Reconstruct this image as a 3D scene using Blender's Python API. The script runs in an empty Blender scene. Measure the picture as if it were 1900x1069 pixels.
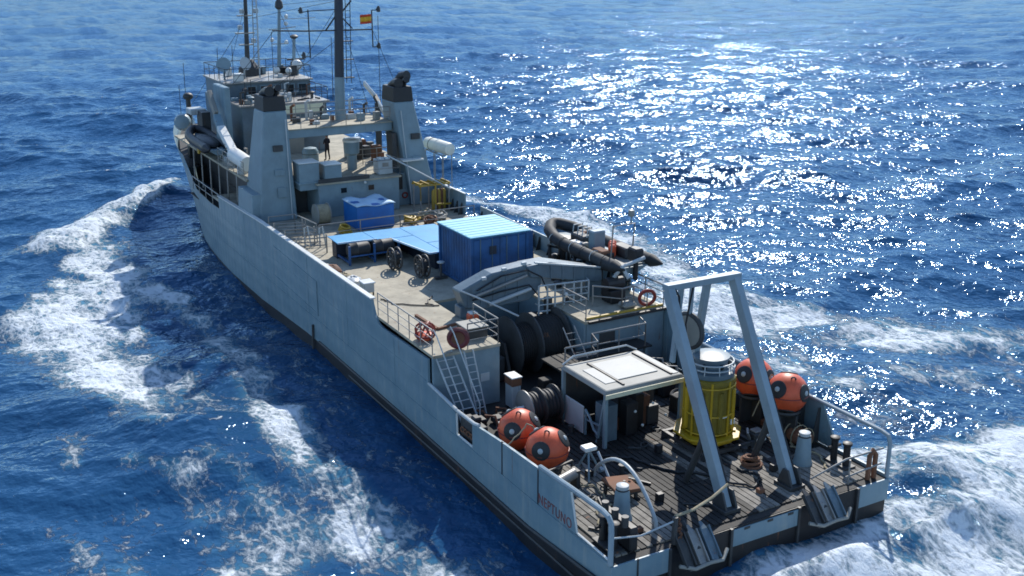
import bpy, bmesh, math, random
import numpy as np
from mathutils import Vector, Matrix
random.seed(7)
S = bpy.context.scene
COL = S.collection
# ------------------------------------------------------------------ camera, sky, sun, exposure
cam = bpy.data.cameras.new('camera'); cam_o = bpy.data.objects.new('camera', cam); COL.objects.link(cam_o)
cam.sensor_width = 36; cam.lens = 36 * 2025 / 1900; cam.clip_end = 60000; cam.clip_start = .5
yaw, pitch = math.radians(29.34), math.radians(17.52)
fwd = Vector((math.sin(yaw) * math.cos(pitch), math.cos(yaw) * math.cos(pitch), -math.sin(pitch)))
right = Vector((math.cos(yaw), -math.sin(yaw), 0)); up = right.cross(fwd)
mm = Matrix((right, up, -fwd)).transposed().to_4x4(); mm.translation = (-22.97, -24.06, 20.08)
cam_o.matrix_world = mm
S.camera = cam_o
SUN_AZ, SUN_EL = 42.0, 39.0
W = bpy.data.worlds.new('World'); S.world = W; W.use_nodes = True
wn = W.node_tree.nodes; wl = W.node_tree.links
bg = wn['Background']; sky = wn.new('ShaderNodeTexSky'); sky.sky_type = 'NISHITA'; sky.sun_disc = False
sky.sun_elevation = math.radians(SUN_EL); sky.sun_rotation = math.radians(SUN_AZ)
sky.air_density = 1.0; sky.dust_density = .1; sky.ozone_density = 3.5
wl.new(sky.outputs[0], bg.inputs[0]); bg.inputs[1].default_value = .148
sun = bpy.data.lights.new('sun', 'SUN'); sun.energy = 3.8; sun.angle = math.radians(.5); sun.color = (1, .95, .87)
sun_o = bpy.data.objects.new('sun', sun); COL.objects.link(sun_o)
sd = Vector((math.sin(math.radians(SUN_AZ)) * math.cos(math.radians(SUN_EL)), math.cos(math.radians(SUN_AZ)) * math.cos(math.radians(SUN_EL)), math.sin(math.radians(SUN_EL))))
sun_o.rotation_euler = sd.to_track_quat('Z', 'Y').to_euler(); sun_o.location = (60, 60, 60)
S.view_settings.view_transform = 'Standard'; S.view_settings.look = 'None'; S.view_settings.gamma = 1
S.view_settings.use_curve_mapping = False; S.view_settings.exposure = 0.5
S.cycles.use_denoising = True; S.cycles.sample_clamp_indirect = 2.5; S.cycles.filter_width = 1.7
S.cycles.max_bounces = 6; S.cycles.caustics_reflective = False; S.cycles.caustics_refractive = False

# ------------------------------------------------------------------ materials
def nodes(name):
    m = bpy.data.materials.new(name); m.use_nodes = True
    return m, m.node_tree.nodes, m.node_tree.links, m.node_tree.nodes['Principled BSDF']
def noise(n, l, vec, scale, detail=5, rough=.6, stretch=None):
    if stretch:
        mp = n.new('ShaderNodeMapping'); mp.inputs['Scale'].default_value = stretch; l.new(vec, mp.inputs[0]); vec = mp.outputs[0]
    t = n.new('ShaderNodeTexNoise'); t.inputs['Scale'].default_value = scale; t.inputs['Detail'].default_value = detail
    t.inputs['Roughness'].default_value = rough; l.new(vec, t.inputs['Vector']); return t.outputs['Fac']
def ramp(n, l, fac, lo, hi):
    r = n.new('ShaderNodeMapRange'); r.interpolation_type = 'SMOOTHSTEP'; r.inputs[1].default_value = lo; r.inputs[2].default_value = hi
    l.new(fac, r.inputs[0]); return r.outputs[0]
def mixc(n, l, fac, a, b):
    x = n.new('ShaderNodeMix'); x.data_type = 'RGBA'
    if isinstance(fac, float): x.inputs[0].default_value = fac
    else: l.new(fac, x.inputs[0])
    for i, c in ((6, a), (7, b)):
        if isinstance(c, tuple): x.inputs[i].default_value = (*c, 1)
        else: l.new(c, x.inputs[i])
    return x.outputs[2]
def paint(name, c, rough=.5, var=.18, rust=0., grime=.35, metal=0., bump=.15, scale=1.):
    m, n, l, b = nodes(name)
    pos = n.new('ShaderNodeNewGeometry').outputs['Position']
    a = noise(n, l, pos, .9 * scale, 6, .65); fine = noise(n, l, pos, 9 * scale, 4, .6)
    col = mixc(n, l, ramp(n, l, a, .3, .7), tuple(x * (1 - var) for x in c), tuple(x * (1 + var * .7) for x in c))
    if grime:
        g = noise(n, l, pos, 2.6 * scale, 7, .7, (1, 1, .35)); k = n.new('ShaderNodeMath'); k.operation = 'MULTIPLY'
        l.new(ramp(n, l, g, .54, .78), k.inputs[0]); k.inputs[1].default_value = grime
        col = mixc(n, l, k.outputs[0], col, tuple(x * .35 + .008 for x in c))
    if rust:
        s = noise(n, l, pos, 1.7 * scale, 8, .7, (2.2, 2.2, .28)); k = n.new('ShaderNodeMath'); k.operation = 'MULTIPLY'
        l.new(ramp(n, l, s, .66 - rust * .16, .72 - rust * .1), k.inputs[0]); k.inputs[1].default_value = .8
        col = mixc(n, l, k.outputs[0], col, mixc(n, l, fine, (.10, .035, .012), (.24, .10, .04)))
    l.new(col, b.inputs['Base Color']); b.inputs['Metallic'].default_value = metal
    rr = n.new('ShaderNodeMapRange'); rr.inputs[3].default_value = max(.05, rough - .12); rr.inputs[4].default_value = min(1, rough + .15)
    l.new(a, rr.inputs[0]); l.new(rr.outputs[0], b.inputs['Roughness'])
    bp = n.new('ShaderNodeBump'); bp.inputs['Strength'].default_value = bump; bp.inputs['Distance'].default_value = .03
    l.new(noise(n, l, pos, 3.5 * scale, 6, .6), bp.inputs['Height']); l.new(bp.outputs[0], b.inputs['Normal'])
    return m
M = {}
M['hull'] = paint('hull_paint', (.185, .285, .33), .42, .14, .16, .3)
M['grey'] = paint('grey_paint', (.19, .27, .31), .45, .14, .10, .3)
M['light'] = paint('pale_grey_paint', (.42, .46, .47), .45, .12, .12, .25)
M['frame'] = paint('gantry_paint', (.25, .32, .36), .38, .12, .10, .25)
M['white'] = paint('white_paint', (.66, .67, .64), .4, .08, .1, .2)
M['cream'] = paint('cream_roof', (.25, .25, .225), .6, .12, .14, .3)
M['panel'] = paint('pale_yellow_panel', (.70, .68, .48), .55, .1, .1, .2)
M['boot'] = paint('boot_topping', (.012, .012, .013), .5, .4, .3, .3)
M['black'] = paint('black_paint', (.016, .016, .018), .5, .3, 0, .2)
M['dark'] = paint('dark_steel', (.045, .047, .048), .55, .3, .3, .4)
M['steel'] = paint('worn_steel', (.27, .265, .25), .45, .2, .3, .4, .3)
M['deck'] = paint('deck_sand', (.37, .335, .255), .8, .28, .34, .85, bump=.3)
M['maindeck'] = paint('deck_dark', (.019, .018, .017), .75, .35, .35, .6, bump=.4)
M['wood'] = paint('deck_timber', (.205, .19, .165), .8, .5, .15, .95, bump=.4, scale=2)
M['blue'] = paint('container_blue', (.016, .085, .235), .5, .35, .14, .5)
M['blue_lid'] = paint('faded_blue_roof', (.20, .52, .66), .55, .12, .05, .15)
M['azure'] = paint('azure_sheet', (.012, .27, .54), .5, .1, .0, .1)
M['tarp'] = paint('pale_tarpaulin', (.45, .62, .76), .6, .1, 0, .1)
M['bluebox'] = paint('bright_blue_box', (.008, .13, .44), .42, .15, .03, .2)
M['orange'] = paint('orange_shell', (.66, .10, .035), .45, .22, .08, .4, scale=1.6)
M['red'] = paint('red_paint', (.26, .035, .025), .5, .15, 0, .3)
M['yellow'] = paint('yellow_paint', (.46, .285, .010), .45, .2, .2, .45)
M['amber'] = paint('amber_paint', (.40, .26, .03), .5, .2, .2, .3)
M['olive'] = paint('olive_core', (.19, .14, .012), .5, .3, .2, .6)
M['wine'] = paint('wine_red', (.13, .022, .026), .5, .2, 0, .4)
M['crane'] = paint('crane_paint', (.115, .165, .20), .42, .2, .15, .5)
M['offwhite'] = paint('roof_panel_paint', (.42, .42, .39), .6, .1, .08, .25)
M['rust'] = paint('rusty_plate', (.17, .075, .04), .8, .4, .4, .5)
M['rubber'] = paint('rubber', (.02, .021, .023), .6, .25, 0, .2)
M['tube'] = paint('hypalon_tube', (.028, .031, .033), .7, .3, 0, .5)
M['raft'] = paint('raft_shell', (.72, .70, .60), .45, .1, .06, .2)
M['rope'] = paint('rope', (.34, .29, .19), .9, .25, 0, .4, scale=3)
M['navy'] = paint('navy_mast', (.020, .028, .045), .45, .2, 0, .2)
M['glass'] = paint('window_glass', (.012, .018, .022), .08, .2, 0, 0, bump=0)
M['skin'] = paint('skin', (.36, .19, .12), .6, .05, 0, 0, bump=0)
M['cloth'] = paint('dark_overalls', (.016, .015, .024), .85, .2, 0, 0, bump=.3)
M['hair'] = paint('dark_hair', (.015, .011, .009), .7, .2, 0, 0)
M['flag_red'] = paint('flag_red', (.62, .06, .02), .8, .05, 0, 0)
M['flag_yellow'] = paint('flag_yellow', (.80, .42, .03), .8, .05, 0, 0)
M['letter'] = paint('faded_red_lettering', (.19, .06, .06), .6, .3, 0, .3)

def hull_paint():
    m, n, l, b = nodes('weathered_hull'); pos = n.new('ShaderNodeNewGeometry').outputs['Position']
    a = noise(n, l, pos, .35, 7, .62); col = mixc(n, l, ramp(n, l, a, .32, .68), (.135, .225, .275), (.205, .295, .335))
    st = noise(n, l, pos, 1.5, 8, .72, (1, 1.8, .12)); col = mixc(n, l, math_n(n, l, ramp(n, l, st, .50, .70), .6), col, (.31, .35, .34))
    sd_ = noise(n, l, pos, 1.1, 8, .75, (1, 2.6, .16)); col = mixc(n, l, math_n(n, l, ramp(n, l, sd_, .60, .76), .6), col, (.07, .095, .105))
    ru = noise(n, l, pos, .8, 9, .74, (1, 3.2, .22)); col = mixc(n, l, math_n(n, l, ramp(n, l, ru, .625, .70), .85), col, (.15, .075, .04))
    pt = noise(n, l, pos, .5, 2, .5, (1, .8, 1.4)); col = mixc(n, l, math_n(n, l, ramp(n, l, pt, .57, .585), .35), col, (.165, .26, .30))
    l.new(col, b.inputs['Base Color']); b.inputs['Roughness'].default_value = .45
    w = n.new('ShaderNodeTexWave'); w.bands_direction = 'Y'; w.inputs['Scale'].default_value = .42; w.inputs['Distortion'].default_value = .6; w.inputs['Detail'].default_value = 2; l.new(pos, w.inputs['Vector'])
    wz = n.new('ShaderNodeTexWave'); wz.bands_direction = 'Z'; wz.inputs['Scale'].default_value = .35; wz.inputs['Distortion'].default_value = .8; l.new(pos, wz.inputs['Vector'])
    ad = n.new('ShaderNodeMath'); ad.operation = 'ADD'; l.new(w.outputs['Fac'], ad.inputs[0]); l.new(wz.outputs['Fac'], ad.inputs[1])
    ad2 = n.new('ShaderNodeMath'); ad2.operation = 'MULTIPLY_ADD'; l.new(noise(n, l, pos, 2.2, 5, .6), ad2.inputs[0]); ad2.inputs[1].default_value = 1.2; l.new(ad.outputs[0], ad2.inputs[2])
    bp = n.new('ShaderNodeBump'); bp.inputs['Strength'].default_value = .35; bp.inputs['Distance'].default_value = .04; l.new(ad2.outputs[0], bp.inputs['Height']); l.new(bp.outputs[0], b.inputs['Normal'])
    return m
def math_n(n, l, a, k):
    q = n.new('ShaderNodeMath'); q.operation = 'MULTIPLY'; l.new(a, q.inputs[0]); q.inputs[1].default_value = k; return q.outputs[0]
M['hull'] = hull_paint()

# ------------------------------------------------------------------ mesh builder
class MB:
    def __init__(s): s.v = []; s.f = []
    def add(s, vs, fs):
        o = len(s.v); s.v += [Vector(p) for p in vs]; s.f += [tuple(i + o for i in q) for q in fs]; return s
    def box(s, x0, x1, y0, y1, z0, z1):
        return s.add([(x0,y0,z0),(x1,y0,z0),(x1,y1,z0),(x0,y1,z0),(x0,y0,z1),(x1,y0,z1),(x1,y1,z1),(x0,y1,z1)],
                     [(3,2,1,0),(4,5,6,7),(0,1,5,4),(1,2,6,5),(2,3,7,6),(3,0,4,7)])
    def hexa(s, b, t):
        return s.add(list(b) + list(t), [(3,2,1,0),(4,5,6,7),(0,1,5,4),(1,2,6,5),(2,3,7,6),(3,0,4,7)])
    def bar(s, p, q, w, h=None, upv=(0,0,1), w2=None, h2=None):
        h = h or w; w2 = w2 or w; h2 = h2 or h
        p = Vector(p); q = Vector(q); d = (q - p).normalized(); u = Vector(upv)
        if abs(d.dot(u)) > .98: u = Vector((0,1,0))
        a = d.cross(u).normalized(); b = a.cross(d).normalized()
        def ring(c, w, h): return [c - a*w/2 - b*h/2, c + a*w/2 - b*h/2, c + a*w/2 + b*h/2, c - a*w/2 + b*h/2]
        return s.hexa(ring(p, w, h), ring(q, w2, h2))
    def tube(s, pts, r, n=7, r2=None, closed=False):
        pts = [Vector(p) for p in pts]; N = len(pts); vs = []; fs = []
        d0 = (pts[1] - pts[0]).normalized(); a = d0.orthogonal().normalized()
        for i, p in enumerate(pts):
            if closed: d = pts[(i+1) % N] - pts[i-1]
            else: d = pts[min(i+1, N-1)] - pts[max(i-1, 0)]
            d.normalize(); a = (a - d * a.dot(d)).normalized(); b = d.cross(a)
            rr = r if r2 is None else r + (r2 - r) * i / (N - 1)
            vs += [p + (a * math.cos(t) + b * math.sin(t)) * rr for t in (2*math.pi*k/n for k in range(n))]
        for i in range(N if closed else N - 1):
            j = (i + 1) % N
            for k in range(n): fs.append((i*n+k, i*n+(k+1)%n, j*n+(k+1)%n, j*n+k))
        if not closed: fs += [tuple(range(n))[::-1], tuple((N-1)*n+k for k in range(n))]
        return s.add(vs, fs)
    def lathe(s, prof, c, axis=(0,0,1), n=20):
        ax = Vector(axis).normalized(); a = ax.orthogonal().normalized(); b = ax.cross(a); c = Vector(c); vs = []; fs = []
        for r, z in prof: vs += [c + ax*z + (a*math.cos(t) + b*math.sin(t))*max(r, .001) for t in (2*math.pi*k/n for k in range(n))]
        for i in range(len(prof)-1):
            for k in range(n): fs.append((i*n+k, i*n+(k+1)%n, (i+1)*n+(k+1)%n, (i+1)*n+k))
        fs += [tuple(range(n))[::-1], tuple((len(prof)-1)*n+k for k in range(n))]
        return s.add(vs, fs)
    def cyl(s, c, r, h, axis=(0,0,1), n=16, r2=None): return s.lathe([(r, 0), (r if r2 is None else r2, h)], c, axis, n)
    def torus(s, c, R, r, axis=(0,0,1), n=20, k=8):
        ax = Vector(axis).normalized(); a = ax.orthogonal().normalized(); b = ax.cross(a); c = Vector(c)
        return s.tube([c + (a*math.cos(t) + b*math.sin(t))*R for t in (2*math.pi*i/n for i in range(n))], r, k, closed=True)
    def sphere(s, c, r, nu=24, nv=14, sc=(1,1,1)):
        c = Vector(c); vs = []; fs = []
        for j in range(nv+1):
            ph = math.pi*j/nv
            for i in range(nu):
                t = 2*math.pi*i/nu; rr = max(math.sin(ph), 1e-4)
                vs.append(c + Vector((rr*math.cos(t)*sc[0], rr*math.sin(t)*sc[1], -math.cos(ph)*sc[2]))*r)
        for j in range(nv):
            for i in range(nu): fs.append((j*nu+i, j*nu+(i+1)%nu, (j+1)*nu+(i+1)%nu, (j+1)*nu+i))
        return s.add(vs, fs)
    def prism(s, poly, plane, a, b):
        def P(u, v, w): return {'yz': (w, u, v), 'xz': (u, w, v), 'xy': (u, v, w)}[plane]
        n = len(poly); vs = [P(u, v, a) for u, v in poly] + [P(u, v, b) for u, v in poly]
        fs = [tuple(range(n))[::-1], tuple(range(n, 2*n))] + [(i, (i+1)%n, n+(i+1)%n, n+i) for i in range(n)]
        return s.add(vs, fs)
    def build(s, name, m, parent=None, smooth=False, bevel=0., recalc=True):
        off = Vector((0,0,0)); q = parent
        while q: off += q.location; q = q.parent
        me = bpy.data.meshes.new(name); me.from_pydata([v - off for v in s.v], [], s.f)
        bm = bmesh.new(); bm.from_mesh(me)
        if recalc: bmesh.ops.recalc_face_normals(bm, faces=bm.faces)
        bm.to_mesh(me); bm.free()
        me.materials.append(M[m] if isinstance(m, str) else m)
        o = bpy.data.objects.new(name, me); COL.objects.link(o)
        if smooth:
            me.polygons.foreach_set('use_smooth', [True]*len(me.polygons))
            try: me.set_sharp_from_angle(angle=math.radians(38))
            except Exception: pass
        if bevel:
            md = o.modifiers.new('bevel', 'BEVEL'); md.width = bevel; md.segments = 1; md.limit_method = 'ANGLE'
        if parent: o.parent = parent
        return o
def thing(name, loc, label, cat, group=None):
    o = bpy.data.objects.new(name, None); COL.objects.link(o); o.location = loc; o.empty_display_size = .3
    o['label'] = label; o['category'] = cat
    if group: o['group'] = group
    return o
def copy_thing(root, loc, label, rz=0, group=None):
    r = root.copy(); COL.objects.link(r); r.location = loc; r.rotation_euler = (0, 0, rz); r['label'] = label
    if group: r['group'] = group
    for ch in root.children:
        c = ch.copy(); COL.objects.link(c); c.parent = r
        for g in ch.children:
            d = g.copy(); COL.objects.link(d); d.parent = c
    return r
def rail(mb, pts, h=1.0, bars=3, step=1.3, r=.028, posts=True):
    pts = [Vector(p) for p in pts]
    for k in range(1, bars+1):
        mb.tube([p + Vector((0,0,h*k/bars)) for p in pts], r * (1.25 if k == bars else .8), 6)
    for a, b in zip(pts, pts[1:]):
        n = max(1, round((b-a).length/step))
        for i in range(n+1):
            p = a.lerp(b, i/n); mb.tube([p, p + Vector((0,0,h))], r, 6)
    return mb
def ladder(mb, p, q, width_vec, n, r=.03, rung=.02):
    p = Vector(p); q = Vector(q); w = Vector(width_vec)
    mb.tube([p, q], r, 6); mb.tube([p+w, q+w], r, 6)
    for i in range(1, n): a = p.lerp(q, i/n); mb.tube([a, a+w], rung, 5)

# ------------------------------------------------------------------ sea
def fft_patch(N, L, az, V, seed, rms, small):
    rng = np.random.default_rng(seed)
    k1 = 2*np.pi*np.fft.fftfreq(N, L/N); kx, ky = np.meshgrid(k1, k1, indexing='ij'); k = np.sqrt(kx**2+ky**2); k[0,0] = 1
    Lw = V*V/9.81; w = np.array([math.sin(math.radians(az)), math.cos(math.radians(az))])
    c = (kx*w[0]+ky*w[1])/k
    P = np.exp(-1/(k*Lw)**2)/k**4 * (np.abs(c)**2.0+.06) * np.where(c < 0, .25, 1) * np.exp(-(k*small)**2); P[0,0] = 0
    H = (rng.normal(size=(N,N))+1j*rng.normal(size=(N,N)))*np.sqrt(P)
    h = np.fft.ifft2(H).real; sc = rms/h.std(); H *= sc; h *= sc
    dx = np.fft.ifft2(1j*kx/k*H).real; dy = np.fft.ifft2(1j*ky/k*H).real
    jx = np.fft.ifft2(-kx*kx/k*H).real; jy = np.fft.ifft2(-ky*ky/k*H).real
    return dict(N=N, L=L, h=h, dx=dx, dy=dy, j=jx+jy)
def samp(p, key, x, y):
    N, L = p['N'], p['L']; u = (x/L*N) % N; v = (y/L*N) % N
    i = np.floor(u).astype(int); j = np.floor(v).astype(int); fu = u-i; fv = v-j; i %= N; j %= N; i2 = (i+1)%N; j2 = (j+1)%N; a = p[key]
    return a[i,j]*(1-fu)*(1-fv)+a[i2,j]*fu*(1-fv)+a[i,j2]*(1-fu)*fv+a[i2,j2]*fu*fv
def axis(lo, hi, d, far, g):
    core = np.arange(lo, hi+d*.5, d); out = []; x = core[-1]; s = d
    while x < far: s *= g; x += s; out.append(x)
    inn = []; x = core[0]; s = d
    while x > -far: s *= g; x -= s; inn.append(x)
    return np.concatenate([inn[::-1], core, out])
xs = axis(-45, 85, .27, 22000, 1.045); ys = axis(-22, 120, .3, 22000, 1.04)
X, Y = np.meshgrid(xs, ys, indexing='ij')
patches = [(fft_patch(512, 173., 205, 6.6, 3, .215, .2), 0.), (fft_patch(256, 41., 215, 3.9, 5, .095, .08), 23.), (fft_patch(256, 57., 175, 4.3, 9, .085, .1), -41.)]
Z = np.zeros_like(X); DX = np.zeros_like(X); DY = np.zeros_like(X); J = np.zeros_like(X)
dist = np.hypot(X+23, Y+24); fade = np.clip(1.35-dist/1500, 0.0, 1)
for p, ro in patches:
    c, s = math.cos(math.radians(ro)), math.sin(math.radians(ro)); U = X*c+Y*s; V = -X*s+Y*c
    Z += samp(p,'h',U,V)*fade; a = samp(p,'dx',U,V)*fade; b = samp(p,'dy',U,V)*fade; J += samp(p,'j',U,V)
    DX += a*c-b*s; DY += a*s+b*c
def stroke(pts, w, w1=None):
    """1 on the polyline, falling to 0 at the half width w (tapering to w1)"""
    best = np.zeros_like(X); n = len(pts)-1
    for i in range(n):
        a = np.array(pts[i]); b = np.array(pts[i+1]); d = b-a; L2 = d@d
        t = np.clip(((X-a[0])*d[0]+(Y-a[1])*d[1])/L2, 0, 1); r = np.hypot(X-a[0]-t*d[0], Y-a[1]-t*d[1])
        ww = w+((w1 if w1 is not None else w)-w)*(i+t)/n
        best = np.maximum(best, np.clip(1-r/ww, 0, 1))
    return best
def ss(t): return t*t*(3-2*t)
lowp = fft_patch(256, 61., 40, 3.2, 21, 1., .6); low = samp(lowp, 'h', X*.8+Y*.6, -X*.6+Y*.8); low2 = samp(lowp, 'h', X*2.1-Y*.9, X*.9+Y*2.1)
foam = np.zeros_like(X)
BOW = [(-3.0,72),(-5.5,68),(-9.0,63.5),(-12.5,59.5),(-15,55.5)]
for pts, w, w1, st in [
    (BOW, 1.4, 3.6, 1.9),
    ([(-12.5,58),(-12.3,52),(-12.8,46)], 3.6, 3.6, .9),
    ([(-13,50),(-15.2,44),(-17,39)], 3.0, 5.0, 1.2),
    ([(-13,45),(-14.5,37),(-15.5,29)], 4.5, 4.0, .95),
    ([(-16.8,39),(-16.4,33),(-15.4,26),(-15.2,21.5)], 4.6, 2.6, .95),
    ([(-11.0,41.8),(-9.6,39.5)], 1.3, 1.3, 1.0),
    ([(-10.8,41),(-9.9,36),(-9.8,30),(-10.0,24),(-10.3,18)], 1.5, 2.0, .9),
    ([(-10.2,20),(-10.5,14),(-10.2,9),(-9.3,4.5),(-8.7,0),(-8.2,-6)], 2.0, 2.8, .92),
    ([(-12.6,27),(-12.3,22)], 1.6, 2.0, .6),
    ([(-13.8,16.5),(-13.0,12.5),(-12.4,9)], 2.0, 2.2, .6), ([(-15.8,15),(-14,8)], 1.6, 1.6, .42), ([(-17.6,14),(-18.2,9.5)], 1.5, 1.5, .45),
    ([(-12.2,6.5),(-11.4,1)], 1.8, 2.0, .58), ([(-17,17.8),(-15.2,15.5)], 1.0, 1.0, .75), ([(-19,19),(-18.6,22)], 1.3, 1.3, .5), ([(-15.6,12),(-14.6,4)], 2.0, 2.0, .5), ([(-20,14),(-19,8)], 1.6, 1.6, .45),
    ([(-7.0,46),(-7.4,30),(-7.4,14),(-7.0,0)], 2.4, 1.8, .36),
    ([(-6.5,-3.0),(0,-3.2),(5,-3.2),(9,-2.6),(14,-2),(20,-3)], 3.6, 6.5, 1.22),
    ([(6.8,4.5),(8.8,2.4),(12,1.5),(18,0)], 2.0, 5.0, 1.05),
    ([(-1,-1.2),(6.5,-.8)], 1.6, 1.8, 1.05),
    ([(6.9,34),(7.4,18),(7.2,3)], 2.0, 2.4, .75),
    ([(5,62),(9,59),(14,56.5),(17,54.3),(19.6,47.8),(20.8,42)], 2., 3.0, 1.7),
    ([(20.8,43),(20.6,36),(18.8,30),(16.4,24.5)], 3.6, 4.0, 1.0),
    ([(16.4,26),(17.5,20),(21,15)], 4.5, 5.0, .95),
    ([(17.5,20),(22,14),(28,9)], 4.5, 6, .74),
    ([(12,33),(12.5,24),(14,14),(13,7)], 3.5, 4.5, .62), ([(18,9),(24,4)], 3, 4, .6),
    ]:
    g = ss(stroke(pts, w, w1)); foam = foam+g*st*np.clip(1-foam*.55, 0, 1)
foam *= 1+.18*low+.12*low2
caps = np.clip((-J-np.percentile(J*-1, 98.3))/(.35*J.std()*2), 0, 1); caps = ss(caps)*np.clip(.85+.5*low, 0, 1.1)*np.clip(1.25-dist/260, .3, 1)
ridge = ss(stroke(BOW, 2.0, 3.4)); taper = np.clip((74-Y)/6, 0, 1)
Z += ridge*.75*taper*(1+.15*low2)
Z += ss(stroke([(8,59),(15,55),(19.5,48)], 2.8))*.35
Z += ss(stroke([(-1.5,.2),(3,.2),(6.5,.4),(9.5,.6)], 5.0))*1.0*np.clip((X+4.2)/4, .12, 1)*(1+.12*low2)
Z += .28*ss(np.clip(1-np.maximum(np.abs(X)-6.0, 0)/4.0, 0, 1))*np.clip((Y-2)/6, 0, 1)*np.clip((34-Y)/10, 0, 1)
Z -= ss(stroke([(-8,50),(-7.5,60)], 3.2))*.35
near_ship = ss(np.clip(1-np.maximum(np.abs(X)-6.2, 0)/3.5, 0, 1))*((Y > -1.5) & (Y < 62))
Z = Z*(1-.45*near_ship); HB = np.where(Y < 46, 5.4, 5.4-np.clip((Y-46)/17, 0, 1)**1.6*5.4); inside = (np.abs(X) < HB) & (Y > .6) & (Y < 62); Z = np.where(inside, -.9, Z)
X2 = X+DX*.75*(1-inside); Y2 = Y+DY*.75*(1-inside)
nx, ny = X.shape
me = bpy.data.meshes.new('sea'); nv = nx*ny; nf = (nx-1)*(ny-1)
me.vertices.add(nv); me.vertices.foreach_set('co', np.stack([X2, Y2, Z], -1).astype(np.float32).ravel())
idx = np.arange(nv).reshape(nx, ny); q = np.stack([idx[:-1,:-1], idx[1:,:-1], idx[1:,1:], idx[:-1,1:]], -1).reshape(-1).astype(np.int32)
me.loops.add(nf*4); me.loops.foreach_set('vertex_index', q); me.polygons.add(nf)
me.polygons.foreach_set('loop_start', np.arange(0, nf*4, 4, dtype=np.int32)); me.polygons.foreach_set('use_smooth', np.ones(nf, bool))
me.update(calc_edges=True)
for nm, arr in (('foam', foam), ('caps', caps)):
    at = me.attributes.new(nm, 'FLOAT', 'POINT'); at.data.foreach_set('value', arr.astype(np.float32).ravel())
sea = bpy.data.objects.new('sea', me); COL.objects.link(sea); sea['kind'] = 'structure'
m, n, l, b = nodes('sea_water')
pos = n.new('ShaderNodeNewGeometry').outputs['Position']
def math_(op, a, c=None, clamp=False):
    k = n.new('ShaderNodeMath'); k.operation = op; k.use_clamp = clamp
    for i, v in enumerate((a, c)):
        if v is None: continue
        if isinstance(v, (int, float)): k.inputs[i].default_value = v
        else: l.new(v, k.inputs[i])
    return k.outputs[0]
def attr(nm):
    a = n.new('ShaderNodeAttribute'); a.attribute_name = nm; return a.outputs['Fac']
wob = n.new('ShaderNodeTexNoise'); wob.inputs['Scale'].default_value = .9; wob.inputs['Detail'].default_value = 5; l.new(pos, wob.inputs['Vector'])
vm0 = n.new('ShaderNodeVectorMath'); vm0.operation = 'MULTIPLY_ADD'; l.new(wob.outputs['Color'], vm0.inputs[0]); vm0.inputs[1].default_value = (.9,.9,0); l.new(pos, vm0.inputs[2])
vm = n.new('ShaderNodeVectorMath'); vm.operation = 'MULTIPLY'; l.new(vm0.outputs[0], vm.inputs[0]); vm.inputs[1].default_value = (1.0,.62,.5)
def voro(scale):
    v = n.new('ShaderNodeTexVoronoi'); v.feature = 'DISTANCE_TO_EDGE'; v.inputs['Scale'].default_value = scale; l.new(vm.outputs[0], v.inputs['Vector']); return v.outputs['Distance']
lace = math_('SUBTRACT', 1.0, math_('MULTIPLY', voro(1.1), 3.4), True); lace2 = math_('SUBTRACT', 1.0, math_('MULTIPLY', voro(3.1), 3.2), True)
n1 = noise(n, l, vm.outputs[0], .8, 9, .68); n2 = noise(n, l, pos, 3.4, 8, .74, (1, .6, .5)); n3 = noise(n, l, pos, 14., 3, .7)
tex = math_('ADD', math_('ADD', math_('MULTIPLY', lace, .10), math_('MULTIPLY', lace2, .12)), math_('ADD', math_('MULTIPLY', n1, .62), math_('ADD', math_('MULTIPLY', n2, .55), math_('MULTIPLY', n3, .16))))
f0 = attr('foam'); cp = attr('caps')
nst = noise(n, l, vm0.outputs[0], .55, 4, .6, (1.0, .28, 1.0)); nbl = noise(n, l, vm0.outputs[0], .33, 3, .55)
f = math_('MULTIPLY', math_('MINIMUM', f0, 1.12), math_('ADD', .42, math_('ADD', math_('MULTIPLY', nst, .66), math_('MULTIPLY', nbl, .40))))
def cover(f, lo, hi):
    thr = math_('SUBTRACT', 1.0, math_('MULTIPLY', f, .36)); d = math_('SUBTRACT', tex, thr)
    return ramp(n, l, d, lo, hi)
cov = math_('MAXIMUM', cover(f, -.04, .20), math_('MULTIPLY', cover(math_('MULTIPLY', cp, .78), -.02, .14), .9))
soft = math_('MULTIPLY', ramp(n, l, math_('ADD', f, math_('MULTIPLY', n1, .5)), .55, 1.35), .72)
body = mixc(n, l, ramp(n, l, noise(n, l, pos, .06, 3), .35, .7), (.012, .054, .128), (.017, .074, .170))
body = mixc(n, l, soft, body, (.10, .30, .40))
col = mixc(n, l, cov, body, (.79, .86, .91))
l.new(col, b.inputs['Base Color']); b.inputs['IOR'].default_value = 1.333
b.inputs['Roughness'].default_value = .9; b.inputs['Specular IOR Level'].default_value = 0
h = math_('ADD', math_('ADD', math_('MULTIPLY', noise(n, l, pos, 1.25, 3, .48, (1, 1, 1)), .31), math_('MULTIPLY', noise(n, l, pos, 4.0, 1, .4), .022)), math_('MULTIPLY', math_('MULTIPLY', cov, tex), .28))
bm_ = n.new('ShaderNodeBump'); bm_.inputs['Strength'].default_value = .75; bm_.inputs['Distance'].default_value = 1.0
l.new(h, bm_.inputs['Height']); l.new(bm_.outputs[0], b.inputs['Normal'])
gl = n.new('ShaderNodeBsdfGlossy'); gl.inputs['Color'].default_value = (.44, .60, .77, 1); gl.inputs['Roughness'].default_value = .10; l.new(bm_.outputs[0], gl.inputs['Normal'])
fr = n.new('ShaderNodeFresnel'); fr.inputs['IOR'].default_value = 1.333; l.new(bm_.outputs[0], fr.inputs['Normal'])
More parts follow.
